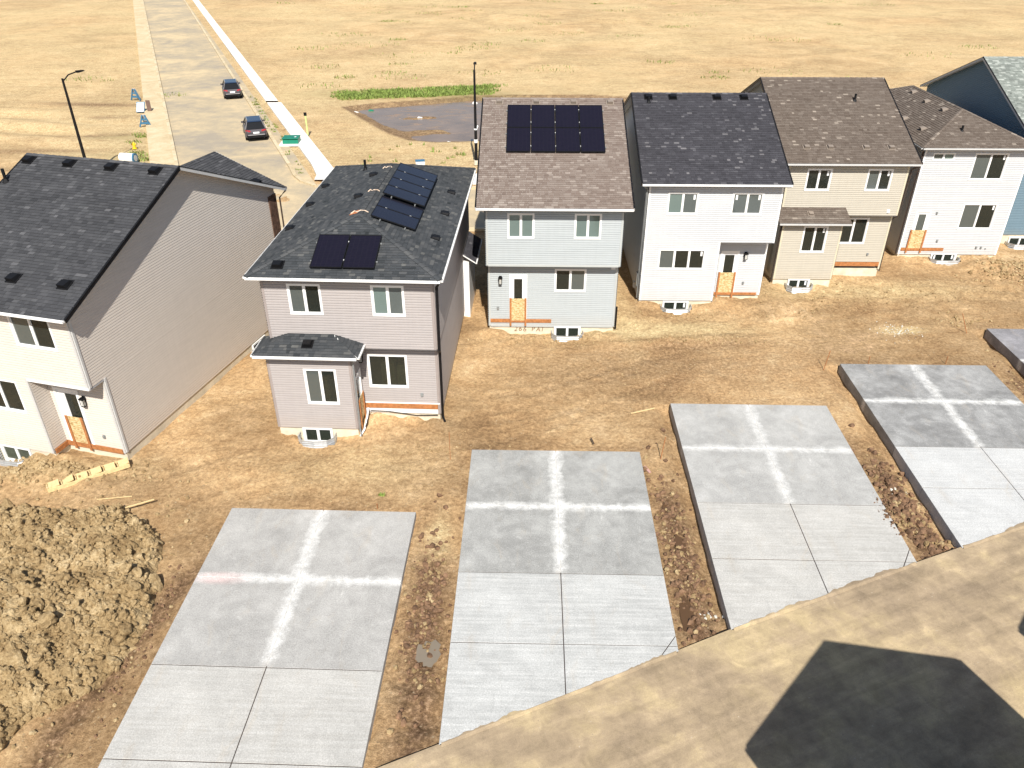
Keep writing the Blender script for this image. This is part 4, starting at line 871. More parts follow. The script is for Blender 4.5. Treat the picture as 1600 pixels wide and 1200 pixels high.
for gk, ch in enumerate('266 PAT'):
    if ch == ' ': gxx += .2; continue
    fc = bpy.data.curves.new('letter', 'FONT'); fc.body = ch; fc.size = .36-(.03 if gk > 3 else 0); fc.extrude = .002; fc.shear = .15
    fo_ = bpy.data.objects.new('tmp_text', fc); COL.objects.link(fo_); bpy.context.view_layer.update()
    me = bpy.data.meshes.new_from_object(fo_.evaluated_get(bpy.context.evaluated_depsgraph_get())); bpy.data.objects.remove(fo_); me.name = 'letter'
    me.materials.clear(); me.materials.append(M['ink']); to = bpy.data.objects.new('letter', me); COL.objects.link(to); to.parent = lt
    to.rotation_euler = (R(90), 0, R((-1, 2, 0, 0, -2, 1, 2)[gk]*0)); to.location = (gxx, .024, -.02+(.0, .012, -.01, 0, .015, -.005, .02)[gk]); gxx += .22

# ---- D: white house with slate roof
(oD, yD) = HS['D']
h = thing('house', 'white sided house with dark slate roof, directly right of the grey 266 house', 'house', (*oD, 0), yD, 'new houses in the back row')
foundation(h, .03, 3.8, .03, 12.6, .26); foundation(h, 3.8, 6.47, .93, 12.6, .22)
up = W2((0, 0), (6.5, 0)); lo = W2((0, 0), (3.82, 0)); rc = W2((3.82, .9), (6.5, .9)); rs = W2((3.82, 0), (3.82, .9)); ri = W2((6.5, 0), (6.5, 12.6)); ril = W2((6.5, .9), (6.5, 12.6)); le = W2((0, 12.6), (0, 0)); fo = W2((6.5, 12.6), (0, 12.6))
mb = MB(); siding(mb, up, 3.5, 6.5, .104, [(.95, 2.45, 4.92, 6.05), (4.08, 5.6, 4.92, 6.05)]); mb.build('rear_wall', 'side_white', h, kind='stuff')
mb = MB(); siding(mb, lo, .28, 3.5, .104, [(.78, 3.15, 2.0, 3.12)]); mb.build('rear_wall', 'side_white', h, kind='stuff')
mb = MB(); siding(mb, rc, .22, 3.5, .104, [(.35, 1.3, .3, 2.7)]); siding(mb, rs, .22, 3.5, .104); mb.build('recess_wall', 'side_white', h, kind='stuff')
clD = gclip(0, 6.35, 6.5, -.4, PITCH, 12.6); clD2 = gclip(0, 6.35, 6.5, -.4, PITCH, 12.6, True)
mb = MB(); siding(mb, ril, .25, 3.5, .104); siding(mb, ri, 3.5, 9.2, .104, clip=clD); siding(mb, le, .25, 3.5, .104); siding(mb, le, 3.5, 9.2, .104, clip=clD2); siding(mb, fo, .25, 6.5, .104); mb.build('side_wall', 'side_white', h, kind='stuff')
p = MB(); p.box(3.82, 6.52, .01, .9, 3.44, 3.5); p.build('recess_soffit', 'soffit', h)
window(h, up, .95, 2.45, 4.92, 6.05, kinds=('glass_blind', 'glass_screen'), sticker=[(1, 1)]); window(h, up, 4.08, 5.6, 4.92, 6.05, kinds=('glass_screen', 'glass_screen'), sticker=[(0, 0), (1, 1)])
window(h, lo, .78, 3.15, 2.0, 3.12, n=3, kinds=('glass_screen', 'glass', 'glass'), sticker=[(2, 1)])
door(h, rc, .35, 1.3, .3, 2.7, board_rng=(.0, .95)); ledger(h, rc, .15, 2.5, .22, .36); lantern(h, rc, 1.62, 2.45); outlet(h, rc, 1.72, .9)
well(h, lo, 1.25, 2.6, top=.2); window(h, lo, 1.25, 2.6, -.5, .24, trim=.08, sticker=[(1, 1)])
for w_, a_, z0_, z1_ in ((up, 0, .28, 6.4), (up, 6.41, 3.5, 6.4), (lo, 3.73, .28, 3.5), (rc, 2.59, .22, 3.44)): corner(h, w_, a_, z0_, z1_, 'white')
fr, ff, zr = gable_roof(h, -.4, 6.75, -.4, 6.35, 13.0, 6.58, 'sh_slate', rake='brown_m', seed=51, accent=.07)
for x in (.46, 1.75, 4.08, 5.5): roof_vent(h, fr, (x, 6.0, 6.58+PITCH*6.4))
vent_pipe(h, (.45, 5.6, 9.05), h=.3); soffit(h, -.38, 6.73, -.38, -.02, 6.44)
downspout(h, [(-.3, -.4, 6.5), (-.1, -.1, 6.2), (-.07, .2, 3), (-.07, .25, .3)], 'grey_m')
p = MB(); le.box(p, 11.9, 12.25, .02, .16, .9, 1.6); le.box(p, 12.02, 12.1, .02, .08, -.1, .9); p.build('meter_box', 'grey_m', h); p = MB(); le.box(p, 11.3, 11.55, .02, .2, .5, .8); p.build('gas_meter', 'offwhite', h)

# ---- E: beige house with lean-to bay
(oE, yE) = HS['E']
h = thing('house', 'beige sided house with brown roof and a small lean-to bay, between two white houses', 'house', (*oE, 0), yE, 'new houses in the back row')
foundation(h, .03, 6.2, .03, 12.4, .42); foundation(h, .03, 3.17, -1.17, .03, .3)
up = W2((0, -.5), (6.25, -.5)); lo = W2((3.2, 0), (6.25, 0)); bu = W2((0, -1.2), (3.2, -1.2)); bur = W2((3.2, -1.2), (3.2, 0)); bul = W2((0, 0), (0, -1.2)); ri = W2((6.25, 0), (6.25, 12.4)); riu = W2((6.25, -.5), (6.25, 12.4)); le = W2((0, 12.4), (0, -.5)); fo = W2((6.25, 12.4), (0, 12.4))
mb = MB(); siding(mb, up, 3.72, 6.5, .104, [(1.0, 2.3, 5.05, 6.22), (4.15, 5.45, 5.05, 6.22)]); mb.build('rear_wall', 'side_beige', h, kind='stuff')
mb = MB(); siding(mb, lo, .85, 3.68, .104, [(.3, 1.85, 1.9, 3.4)]); mb.build('rear_wall', 'side_beige', h, kind='stuff')
mb = MB(); siding(mb, bu, .3, 3.8, .104, [(1.15, 2.45, 1.85, 3.35)]); siding(mb, bur, .3, 3.8, .104); siding(mb, bul, .3, 3.8, .104); mb.build('bay_wall', 'side_beige', h, kind='stuff')
clE = gclip(-.5, 6.1, 6.5, -.9, PITCH, 12.9); clE2 = gclip(-.5, 6.1, 6.5, -.9, PITCH, 12.9, True)
mb = MB(); siding(mb, ri, .3, 3.72, .104); siding(mb, riu, 3.72, 9.3, .104, clip=clE); siding(mb, le, .3, 3.72, .104); siding(mb, le, 3.72, 9.3, .104, clip=clE2); siding(mb, fo, .3, 6.5, .104); mb.build('side_wall', 'side_beige', h, kind='stuff')
p = MB(); p.box(.0, 6.25, -.49, .02, 3.66, 3.72); p.build('overhang_soffit', 'soffit', h)
window(h, up, 1.0, 2.3, 5.05, 6.22, kinds=('glass', 'glass'), sticker=[(1, 1)]); window(h, up, 4.15, 5.45, 5.05, 6.22, kinds=('glass_screen', 'glass'), sticker=[(1, 1)])
window(h, lo, .3, 1.85, 1.9, 3.4, kinds=('glass', 'glass')); window(h, bu, 1.15, 2.45, 1.85, 3.35, kinds=('glass', 'glass'), sticker=[(1, 1)])
ledger(h, lo, .02, 2.95, .6, .83); outlet(h, lo, 2.2, 1.3); outlet(h, up, 5.7, 3.95, m='paper', sz=.08)
well(h, bu, .85, 2.05, top=.2); window(h, bu, .85, 2.05, -.45, .3, trim=.08, sticker=[(1, 1)])
for w_, a_, z0_, z1_ in ((up, 0, 3.72, 6.4), (up, 6.16, 3.72, 6.4), (bu, 0, .3, 3.6), (bu, 3.11, .3, 3.6), (lo, 2.96, .4, 3.6)): corner(h, w_, a_, z0_, z1_, 'beige_m')
fr, ff, zr = gable_roof(h, -.35, 6.65, -.9, 6.1, 12.9, 6.6, 'sh_tan', rake='brown_m', gut='offwhite', seed=61, accent=.06)
for x in (.98, 2.21, 4.08, 5.39): roof_vent(h, fr, (x, .28, 6.6+PITCH*1.18), 'tan_vent', .3, .15)
vent_pipe(h, (4.48, 4.1, 8.65), h=.4); soffit(h, -.3, 6.6, -.88, -.5, 6.46)
roof_surface(h, [(-.3, -1.55, 3.62), (3.5, -1.55, 3.62), (3.4, -.5, 4.15), (-.3, -.5, 4.15)], 'sh_tan', 'brown_m', seed=65); gutter(h, (-.3, -1.55, 3.6), (3.5, -1.55, 3.6), 'offwhite'); roof_vent(h, plane_frame((-.3, -1.55, 3.62), (3.5, -1.55, 3.62), (0, -.5, 4.15)), (1.45, -.95, 3.92), 'tan_vent', .26, .12)
downspout(h, [(-.25, -1.5, 3.5), (-.06, -1.2, 3.3), (-.06, -1.15, .1)]); downspout(h, [(6.6, -.85, 6.5), (6.4, -.5, 6.2), (6.38, -.3, 3.6), (6.38, .2, 3.3), (6.38, .2, .2)]); downspout(h, [(-.1, -.5, 6.3), (-.07, -.3, 4.2)])

# ---- F: white house with hip roof
(oF, yF) = HS['F']
h = thing('house', 'white sided house with brown hip roof near the right edge, door with orange board', 'house', (*oF, 0), yF, 'new houses in the back row')
foundation(h, .03, 5.77, .03, 12.8, .2)
re = W2((0, 0), (5.8, 0)); ri = W2((5.8, 0), (5.8, 12.8)); le = W2((0, 12.8), (0, 0)); fo = W2((5.8, 12.8), (0, 12.8))
wF = [(.5, 1.72, 5.78, 6.2), (2.82, 4.68, 4.68, 6.2), (3.02, 4.98, 1.78, 3.32), (.42, 1.3, .5, 2.9)]
mb = MB(); siding(mb, re, .22, 6.5, .104, wF); mb.build('rear_wall', 'side_white', h, kind='stuff')
mb = MB()
for w_ in (ri, le, fo): siding(mb, w_, .22, 6.5, .104)
mb.build('side_wall', 'side_white', h, kind='stuff')
window(h, re, *wF[0], kinds=('glass_screen', 'glass_blind'), trim=.06); window(h, re, *wF[1], kinds=('glass_screen', 'glass'), sticker=[(1, 1)]); window(h, re, *wF[2], kinds=('glass_screen', 'glass'), sticker=[(1, 1)])
door(h, re, .42, 1.3, .55, 2.9, glass_kind='glass_screen', board_rng=(-.05, 1.)); ledger(h, re, .1, 2.6, .45, .62)
outlet(h, re, 1.62, 2.75); outlet(h, re, 2.1, 1.05); outlet(h, re, 4.5, .66); outlet(h, re, 4.78, .66); outlet(h, re, 5.05, .6, sz=.03)
well(h, re, 2.0, 3.5, top=.22); window(h, re, 2.0, 3.5, -.45, .3, trim=.09, sticker=[(0, 0), (1, 1)])
corner(h, re, 0, .2, 6.4); corner(h, re, 5.71, .2, 6.4)
fs, zr = hip_roof(h, -.35, 6.15, -.4, 12.9, 6.58, PITCH, 'sh_tan', gut='offwhite', seed=71)
soffit(h, -.33, 6.13, -.38, 12.8, 6.45)
for x, y in ((2.3, 6.0), (2.33, 3.7), (.62, 4.64), (.6, 2.1)): roof_vent(h, fs['left'], (x, y, 6.58+PITCH*(x+.35)), 'tan_vent', .3, .16)
roof_vent(h, fs['left'], (2.5, 8.4, 6.58+PITCH*2.85), 'tan_vent', .3, .16); vent_pipe(h, (2.23, 1.0, 7.1), h=.35)
downspout(h, [(-.3, -.35, 6.5), (-.1, -.05, 6.2), (-.07, .1, .2)])

# ---- G: teal house
(oG, yG) = HS['G']
h = thing('house', 'teal blue sided house behind the hip roofed white one, cut off by the right edge', 'house', (*oG, 0), yG, 'new houses in the back row')
foundation(h, .03, 6.5, .03, 14, .5)
re = W2((0, 0), (6.5, 0)); ri = W2((6.5, 0), (6.5, 14)); le = W2((0, 14), (0, 0)); fo = W2((6.5, 14), (0, 14))
mb = MB(); siding(mb, re, .5, 6.5, .104, [(1.0, 2.6, 2.1, 3.5), (3.6, 5.2, 4.9, 6.2)]); mb.build('rear_wall', 'side_teal', h, kind='stuff')
cG = gclip(0, 7, 6.5, -.4, PITCH, 14); cG2 = gclip(0, 7, 6.5, -.4, PITCH, 14, True)
mb = MB(); siding(mb, ri, .5, 9.45, .104, clip=cG); siding(mb, le, .5, 9.45, .104, clip=cG2); siding(mb, fo, .5, 6.5, .104); mb.build('side_wall', 'side_teal', h, kind='stuff')
window(h, re, 1.0, 2.6, 2.1, 3.5); window(h, re, 3.6, 5.2, 4.9, 6.2); well(h, re, .7, 2.1, top=.3); window(h, re, .7, 2.1, -.4, .35, trim=.08); corner(h, re, 0, .5, 6.4, 'white')
gable_roof(h, -.35, 6.9, -.4, 7, 14.4, 6.6, 'sh_green', rake='offwhite', seed=81, accent=.12)

# ---- two homes across the lane, behind the camera; their shadows reach the lane
for k, (ox, oy, lab) in enumerate(((6.48, 5.98, 'grey house across the lane below the right corner'), (15.3, 9.7, 'grey house across the lane further right'))):
    h = thing('house', lab, 'house', (ox, oy, 0), -68)           # ridge runs away from the lane, gable faces it
    foundation(h, .42, 11.6, .42, 6.58, .3)
    gable_roof(h, 0, 12, 0, 3.5, 7.0, 6.6, 'sh_char', seed=90+k, pitch=.6)
    f_ = W2((.4, 6.6), (.4, .4)); s1 = W2((.4, .4), (11.6, .4)); s2 = W2((11.6, 6.6), (.4, 6.6)); b_ = W2((11.6, .4), (11.6, 6.6)); gc = lambda z: (max(0, (z-6.8)/.6), 6.2-max(0, (z-6.8)/.6))
    mb = MB(); siding(mb, f_, .3, 6.7, .104, [(1, 2.4, 4.4, 5.7), (3.8, 5.2, 4.4, 5.7)]); siding(mb, f_, 6.7, 8.55, .104, clip=gc); siding(mb, b_, .3, 6.7, .104); siding(mb, b_, 6.7, 8.55, .104, clip=gc); siding(mb, s1, .3, 6.6, .104); siding(mb, s2, .3, 6.6, .104)
    mb.build('wall', 'side_grey', h, kind='stuff'); window(h, f_, 1, 2.4, 4.4, 5.7); window(h, f_, 3.8, 5.2, 4.4, 5.7)

# ================================================================ DIRT PILE AND CLODS
def lump(seed, sub=1):
    import bmesh
    bm = bmesh.new(); bmesh.ops.create_icosphere(bm, subdivisions=sub, radius=1); r = random.Random(seed); ph = [r.uniform(0, 6) for _ in range(6)]
    for v in bm.verts:
        c = v.co; k = 1+.22*math.sin(3*c.x+ph[0])*math.cos(2.6*c.y+ph[1])+.16*math.sin(5*c.z+ph[2]+2*c.x)+r.uniform(-.1, .1); v.co = Vector((c.x*k, c.y*k*.85, c.z*k*.7))
    V = np.array([v.co[:] for v in bm.verts]); F = np.array([[v.index for v in f.verts] for f in bm.faces]); bm.free(); return V, F
LUMPS2 = [lump(100+i, 2) for i in range(8)]; LUMPS1 = [lump(200+i, 1) for i in range(8)]
LM = [np_mesh('clod', V, F, M['clod'], False) for V, F in LUMPS2]
rs = np.random.RandomState(4)
def scatter_mesh(pts, sizes, lumps, name, mat, smooth=False):
    Vs = []; Fs = []; off = 0
    for (x, y, z), s in zip(pts, sizes):
        V, F = lumps[rs.randint(len(lumps))]; a, b, c = rs.uniform(0, 6.28, 3)
        ca, sa, cb, sb = cos(a), sin(a), cos(b*.3), sin(b*.3); Rm = np.array([[ca, -sa, 0], [sa, ca, 0], [0, 0, 1]])@np.array([[cb, 0, sb], [0, 1, 0], [-sb, 0, cb]])
        Vs.append((V*s)@Rm.T+np.array([x, y, z])); Fs.append(F+off); off += len(V)
    return np_mesh(name, np.concatenate(Vs), np.concatenate(Fs), mat, smooth)
gxp = np.arange(-24, -10.4, .075); gyp = np.arange(10.6, 22.6, .075); PX, PY = np.meshgrid(gxp, gyp); bz = height(PX, PY)[0]
def cell_lumps(X, Y, s, seed):
    """worley lumps: rounded clods packed side by side"""
    J = _NG.setdefault(('c', seed), np.random.RandomState(seed).rand(128, 128, 3)); x, y = X*s, Y*s; xi, yi = np.floor(x).astype(int), np.floor(y).astype(int); d1 = np.full(X.shape, 9.); hh = np.zeros(X.shape)
    for dx in (-1, 0, 1):
        for dy in (-1, 0, 1):
            j = J[(xi+dx) % 128, (yi+dy) % 128]; d = np.hypot(xi+dx+j[..., 0]-x, yi+dy+j[..., 1]-y); m = d < d1; d1 = np.where(m, d, d1); hh = np.where(m, j[..., 2], hh)
    return np.sqrt(np.clip(1-(d1/.85)**2, 0, 1))*(.35+.65*hh)
def pile_surf(X, Y):
    h0 = pile_h(X, Y); k = np.clip(h0/.25, 0, 1)
    return h0+k*(.26*cell_lumps(X, Y, 1.45, 1)+.28*cell_lumps(X+3, Y, 2.9, 2)+.17*cell_lumps(X, Y+5, 5.4, 3)-.2), k
ph, pk = pile_surf(PX, PY); PZ = bz-.12+ph; n_ = len(gxp); pi_ = np.arange(PX.size).reshape(PX.shape)
PF = np.stack([pi_[:-1, :-1], pi_[:-1, 1:], pi_[1:, 1:], pi_[1:, :-1]], -1)[(pile_h(PX, PY)[:-1, :-1] > .001)]
used_, inv = np.unique(PF, return_inverse=True); PV = np.stack([PX.ravel(), PY.ravel(), PZ.ravel()], 1)[used_]
pile = thing('dirt_pile', 'heap of broken clay clods at the lower left corner beside the palest pad', 'dirt pile', (PILE_C[0], PILE_C[1], 0))
po = bpy.data.objects.new('pile_body', np_mesh('pile_body', PV-np.array([*PILE_C, 0]), inv.reshape(PF.shape), M['clod'], False)); COL.objects.link(po); po.parent = pile
def psurf(x, y): X_, Y_ = np.array([[x]]), np.array([[y]]); return float((height(X_, Y_)[0]-.12+pile_surf(X_, Y_)[0])[0, 0])
k = 0
while k < 240:
    x, y = rs.uniform(-19.5, -10.6), rs.uniform(12, 21.6)
    hgt = float(pile_h(np.array([[x]]), np.array([[y]]))[0, 0])
    if hgt < .03: continue
    s = rs.uniform(.09, .2)*(1.35 if rs.rand() < .18 else 1); c = bpy.data.objects.new('clod', LM[rs.randint(8)]); COL.objects.link(c); c.parent = pile
    c.location = (x-PILE_C[0], y-PILE_C[1], psurf(x, y)+s*.15); c.rotation_euler = rs.uniform(0, 6, 3); c.scale = (s, s*rs.uniform(.75, 1.2), s*rs.uniform(.8, 1.1)); k += 1
pts = []; sz = []
while len(pts) < 7500:
    x, y = rs.uniform(-21, -10.2), rs.uniform(11.5, 22)
    hgt = float(pile_h(np.array([[x]]), np.array([[y]]))[0, 0])
    if hgt < .002 and rs.rand() > .05: continue
    if hgt < .002 and not (-17 < x < -10.9): continue
    s = .024+.095*rs.rand()**2.4; pts.append((x-PILE_C[0], y-PILE_C[1], (psurf(x, y) if hgt > .002 else ground_z(x, y))+s*.25)); sz.append(s)
so = bpy.data.objects.new('small_clods', scatter_mesh(pts, sz, LUMPS1, 'small_clods', M['clod'])); COL.objects.link(so); so.parent = pile; so['kind'] = 'stuff'
# loose clods in the yard, the trenches and along the foundations
pts = []; sz = []
zones = [(-17.5, 23.2, 3.2, .8, 900, .09), (8.5, 36.4, 8, .8, 500, .06), (29.5, 41.4, 2.6, 1.3, 900, .12), (1.2, 33.7, 3.8, .6, 350, .06), (8.2, 33.4, 3.4, .3, 260, .07), (-2.6, 16.4, .5, 3, 650, .10), (5.5, 18.8, .55, 3.4, 900, .10), (13.8, 21.3, .6, 2.5, 900, .13),
         (-10.6, 15.8, .4, 3, 250, .06), (22.5, 28, .5, 3, 250, .08), (20, 38.6, 8, 2, 700, .06), (5, 29.5, 14, 4.5, 900, .04), (22.4, 35.5, 1.4, .6, 160, .09), (-5, 24.6, 4, .6, 160, .05), (-9, 22.5, 6, 1.6, 200, .045)]
def blocked(x, y):
    for P in PADS:
        lx, ly = pad_local(P, x, y)
        if -.06 < lx < P['W']+.06 and ly < .06: return True
    if y < lane_y(x)+.05: return True
    for (ox, oy), yw in HS.values():
        c, s_ = cos(R(yw)), sin(R(yw)); lx = (x-ox)*c+(y-oy)*s_; ly = -(x-ox)*s_+(y-oy)*c
        if -.1 < lx < 6.5 and -.1 < ly < 14: return True
    return False
zx, zy, zs = [], [], []; WETZ = {5, 6, 7, 8, 9}; wx, wy, ws_ = [], [], []
for zi, (cx, cy, rx, ry, n, smax) in enumerate(zones):
    for _ in range(n):
        x, y = cx+rs.randn()*rx*.6, cy+rs.randn()*ry*.6
        if blocked(x, y): continue
        if zi in WETZ and rs.rand() < .7: wx.append(x); wy.append(y); ws_.append(.012+smax*1.2*rs.rand()**2.2); continue
        zx.append(x); zy.append(y); zs.append(.012+smax*rs.rand()**2.4)
zw = height(np.array([wx]), np.array([wy]))[0][0]
o = bpy.data.objects.new('damp_clods', scatter_mesh([(a, b, c+s*.2) for a, b, c, s in zip(wx, wy, zw, ws_)], ws_, LUMPS1, 'damp_clods', M['clod_wet'])); COL.objects.link(o); o['kind'] = 'stuff'; o['label'] = 'damp dark clay crumbs in the dirt strips between the pads'; o['category'] = 'soil'
zz = height(np.array([zx]), np.array([zy]))[0][0]
o = bpy.data.objects.new('loose_clods', scatter_mesh([(a, b, c+s*.25) for a, b, c, s in zip(zx, zy, zz, zs)], zs, LUMPS1, 'loose_clods', M['clod'])); COL.objects.link(o); o['kind'] = 'stuff'; o['label'] = 'loose crumbs of dry clay scattered over the yard'; o['category'] = 'soil'

pts = [(12.95+rs.randn()*.16, 20.75+rs.randn()*.45) for _ in range(90)]; szs = [.015+.06*rs.rand()**2 for _ in pts]
o = bpy.data.objects.new('spilled_clods', scatter_mesh([(a, b, .15+c*.3) for (a, b), c in zip(pts, szs)], szs, LUMPS1, 'spilled_clods', M['clod_wet'])); COL.objects.link(o); o['kind'] = 'stuff'; o['label'] = 'dark clay clods spilled over the right edge of the third pad'; o['category'] = 'soil'
# puddles
def patch(name, x, y, rx, ry, z, mat, seed, ang=0, **kw):
    r = random.Random(seed); mb = MB(); pts = []
    for k in range(22):
        a = 2*pi*k/22; q = 1+.22*math.sin(2*a+r.random()*3)+r.uniform(-.1, .1); px, py = rx*q*cos(a), ry*q*sin(a); c, s = cos(R(ang)), sin(R(ang)); pts.append((x+px*c-py*s, y+px*s+py*c, z))
    mb.poly(pts); return mb.build(name, mat, None, **kw)
PUD = [(5.2, 16.3, .17, .95, -3), (5.55, 19.3, .14, .55, 8), (5.35, 21.2, .1, .35, 0), (-2.35, 14.95, .3, .5, 0)]
for i, (x, y, rx, ry, an) in enumerate(PUD):
    zc = ground_z(x, y)+.045 if i < 3 else ground_z(x, y)+.05
    patch('puddle', x, y, rx, ry, zc, 'puddle' if i < 3 else 'slurry', 60+i, an, kind='structure')

# concrete washout lumps
for (x, y, lab, n, r_) in ((5.9, 16.4, 'white concrete crumbs in the muddy gap left of the third pad', 16, .22), (13.95, 22.4, 'pale concrete spill in the dirt gap beside the darkest pad', 22, .35), (19.25, 34.5, 'pale gravelly spill patch on the dirt above the darkest pad', 110, .85)):
    pts = [(x+rs.randn()*r_*.6, y+rs.randn()*r_*.45) for _ in range(n)]; szs = [.02+.07*rs.rand()**2 for _ in range(n)] if n < 50 else [.012+.03*rs.rand() for _ in range(n)]
    zz = height(np.array([[p[0] for p in pts]]), np.array([[p[1] for p in pts]]))[0][0]
    o = bpy.data.objects.new('concrete_spill', scatter_mesh([(a, b, c+.02) for (a, b), c in zip(pts, zz)], szs, LUMPS1, 'concrete_spill', M['washout'])); COL.objects.link(o); o['label'] = lab; o['category'] = 'concrete rubble'; o['kind'] = 'stuff'

# ---------------------------------------------------------------- timber step frame lying on the soil
st = thing('timber_steps', 'pale timber step frame lying on the soil behind the cream house', 'timber steps', (-16.55, 21.95, .12), 33)
for yy in (0, .42):
    p = MB(); p.beam((0, yy, 0), (2.75, yy, .02), .05, .14); p.build('stringer', 'lumber_pale', st)
for k in range(6):
    x = .05+k*.47; p = MB(); p.frame((x, .03, .05), (1, 0, .18*(1 if k % 2 else .6)), (0, 1, 0), (-.18, 0, 1), (0, .36), (0, .36), (0, .035)); p.build('tread', 'lumber_pale', st)
    p = MB(); p.box(x-.06, x-.02, .03, .39, -.05, .1); p.build('riser', 'osb', st)
def lath(x0, y0, x1, y1, lab, w=.05, m='lumber_pale', lift=.05):
    z0, z1 = ground_z(x0, y0)+lift, ground_z(x1, y1)+lift; p = MB(); p.beam((x0, y0, z0), (x1, y1, z1), w, .025); p.build('lath', m, None, label=lab, category='wood strip', group='wood strips lying in the yard')
lath(4.9, 27.1, 5.98, 27.6, 'pale wood strip on the dirt left of the third garage pad'); lath(-14.66, 21.59, -13.47, 21.73, 'thin wood strip on the soil right of the timber steps', .03)
lath(-13.4, 20.95, -12.5, 21.35, 'wood strip leaning on the top of the dirt pile', .05, lift=.25); lath(3.1, 25.25, 3.18, 24.85, 'short dark stick standing behind the second garage pad', .04, 'brown_m', .15)
lath(4.95, 23.5, 5.1, 23.1, 'small pinkish scrap beside the second garage pad', .1, 'pink')
def stake(x, y, hh, lean, lab, r=.018):
    z = ground_z(x, y); p = MB(); p.tube([(x, y, z-.1), (x+lean[0], y+lean[1], z+hh)], r, 6); p.build('survey_stake', 'stake_o', None, label=lab, category='stake', group='survey stakes in the yard')
stake(5.64, 24.03, .95, (.12, .1), 'thin rusty stake in the dirt right of the second pad'); stake(14.14, 30.83, .95, (.16, .1), 'tall thin rusty stake left of the darkest pad')
stake(22.37, 34.25, 1.0, (-.45, .2), 'leaning stake beside the rightmost pad'); stake(16.37, 31.35, .4, (0, 0), 'short stake at the back edge of the darkest pad')
stake(19.9, 31.3, .4, (0, 0), 'short stake at the back edge of the darkest pad, right one'); stake(-2.35, 24.1, 1.25, (.0, .05), 'thin grey stake left of the second pad', .012); stake(-4.7, 21.2, .22, (0, 0), 'short stake behind the palest pad')
# ---------------------------------------------------------------- weeds
def tufts(name, spots, n_each, hgt_, lab, mats=('grass', 'grass_dry')):
    mb = MB(); r = random.Random(hash(name) % 999 if False else len(spots)*7+3)
    for (x, y, rad, dens) in spots:
        for _ in range(int(n_each*dens)):
            a = r.uniform(0, 6.28); q = rad*math.sqrt(r.random()); px, py = x+q*cos(a), y+q*sin(a)*.6; b = r.uniform(0, 6.28); w = hgt_*.16; hh = hgt_*r.uniform(.4, 1.1); l = hh*.5
            zb = ZI(px, py)-.02; d = (cos(b), sin(b)); e = (-d[1], d[0])
            mb.poly([(px-e[0]*w, py-e[1]*w, zb), (px+e[0]*w, py+e[1]*w, zb), (px+d[0]*l*.5+e[0]*w*.6, py+d[1]*l*.5+e[1]*w*.6, zb+hh*.7), (px+d[0]*l, py+d[1]*l, zb+hh)], 0 if r.random() < .65 else 1)
    mb.build(name, list(mats), None, kind='stuff', label=lab, category='weeds')
def ZI(x, y):
    i = int(np.clip(np.searchsorted(gy, y)-1, 0, len(gy)-2)); j = int(np.clip(np.searchsorted(gx, x)-1, 0, len(gx)-2)); return float(Z[i, j])
r = random.Random(9)
g1 = [(-18.5+k*.75+r.uniform(-.3, .3), (89.0+.14*k)+r.uniform(-.6, 3.6), 1.5, 1) for k in range(22) for _ in (0, 1)]
tufts('grass_patch', g1, 170, .34, 'green grass growing along the far edge of the pond', ('grass', 'grass'))
far = [(r.gauss(0, 45), 94+r.random()**1.5*100, r.uniform(1.5, 5), .4+r.random()) for _ in range(80)]
far = [q for q in far if abs((q[0]+20.2)*D1.y-(q[1]-57.3)*D1.x) > 10.5]
tufts('far_weeds', far, 45, .34, 'patchy weeds on the open ground past the pond')
s = [(-33.6, 72.5, .5, 1), (-31.5, 66.3, .9, 2), (-30.6, 65, .8, 2), (-32, 67.3, .8, 1.5), (-34, 73.3, .8, 1), (-37.5, 90.5, 2, 2), (-33.5, 70.6, .8, 1)]
s += [along((-17.2+r.uniform(0, .7), 62.4), r.uniform(-2, 30))+(.22, .35) for _ in range(34)]
s += [(r.uniform(-12, -1), r.uniform(62.5, 70), .2, .2) for _ in range(22)]+[(-4.3, 66.5, .5, .8), (-2.3, 65.5, .5, .6)]
tufts('roadside_weeds', s, 40, .3, 'dry weeds dotted along the kerb and sidewalk')
tufts('weed', [(-4.65, 21.95, .12, 1)], 30, .16, 'small green weed on bare dirt behind the palest pad', ('grass', 'grass'))

# ---------------------------------------------------------------- street lamps
def lamp(x, y, lab, ang, sign=True):
    t = thing('street_lamp', lab, 'street lamp', (x, y, 0), ang, 'street lamps on the cross street'); p = MB(); p.tube([(0, 0, -.2), (0, 0, 7.2)], [.13, .08], 12); p.build('pole', 'black', t)
    p = MB(); p.tube([(0, 0, .0), (0, 0, .35)], [.22, .18], 12); p.build('pole_base', 'found', t)
    p = MB(); p.tube([(0, 0, 7.0), (.6, 0, 7.35), (1.5, 0, 7.45)], .045, 8); p.build('arm', 'black', t); p = MB(); p.hexa([(1.4, -.13, 7.36), (2.1, -.11, 7.38), (2.1, .11, 7.38), (1.4, .13, 7.36)], [(1.4, -.1, 7.52), (2.0, -.07, 7.47), (2.0, .07, 7.47), (1.4, .1, 7.52)]); p.build('lamp_head', 'black', t)
    if sign:
        p = MB(); p.tube([(0, 0, 1.75), (0, 0, 2.0)], .15, 12); p.build('white_band', 'paper', t); p = MB(); p.tube([(0, 0, 2.75), (0, 0, 2.85)], .14, 12); p.tube([(.1, -.1, 2.8), (.32, -.16, 2.98), (.4, -.18, 2.9)], .05, 8); p.build('white_bracket', 'paper', t)
lamp(-2.88, 63.6, 'black street lamp pole with white bands by the pond', 90); lamp(-32.6, 60.2, 'black street lamp pole rising behind the cream house ridge', 70, False)

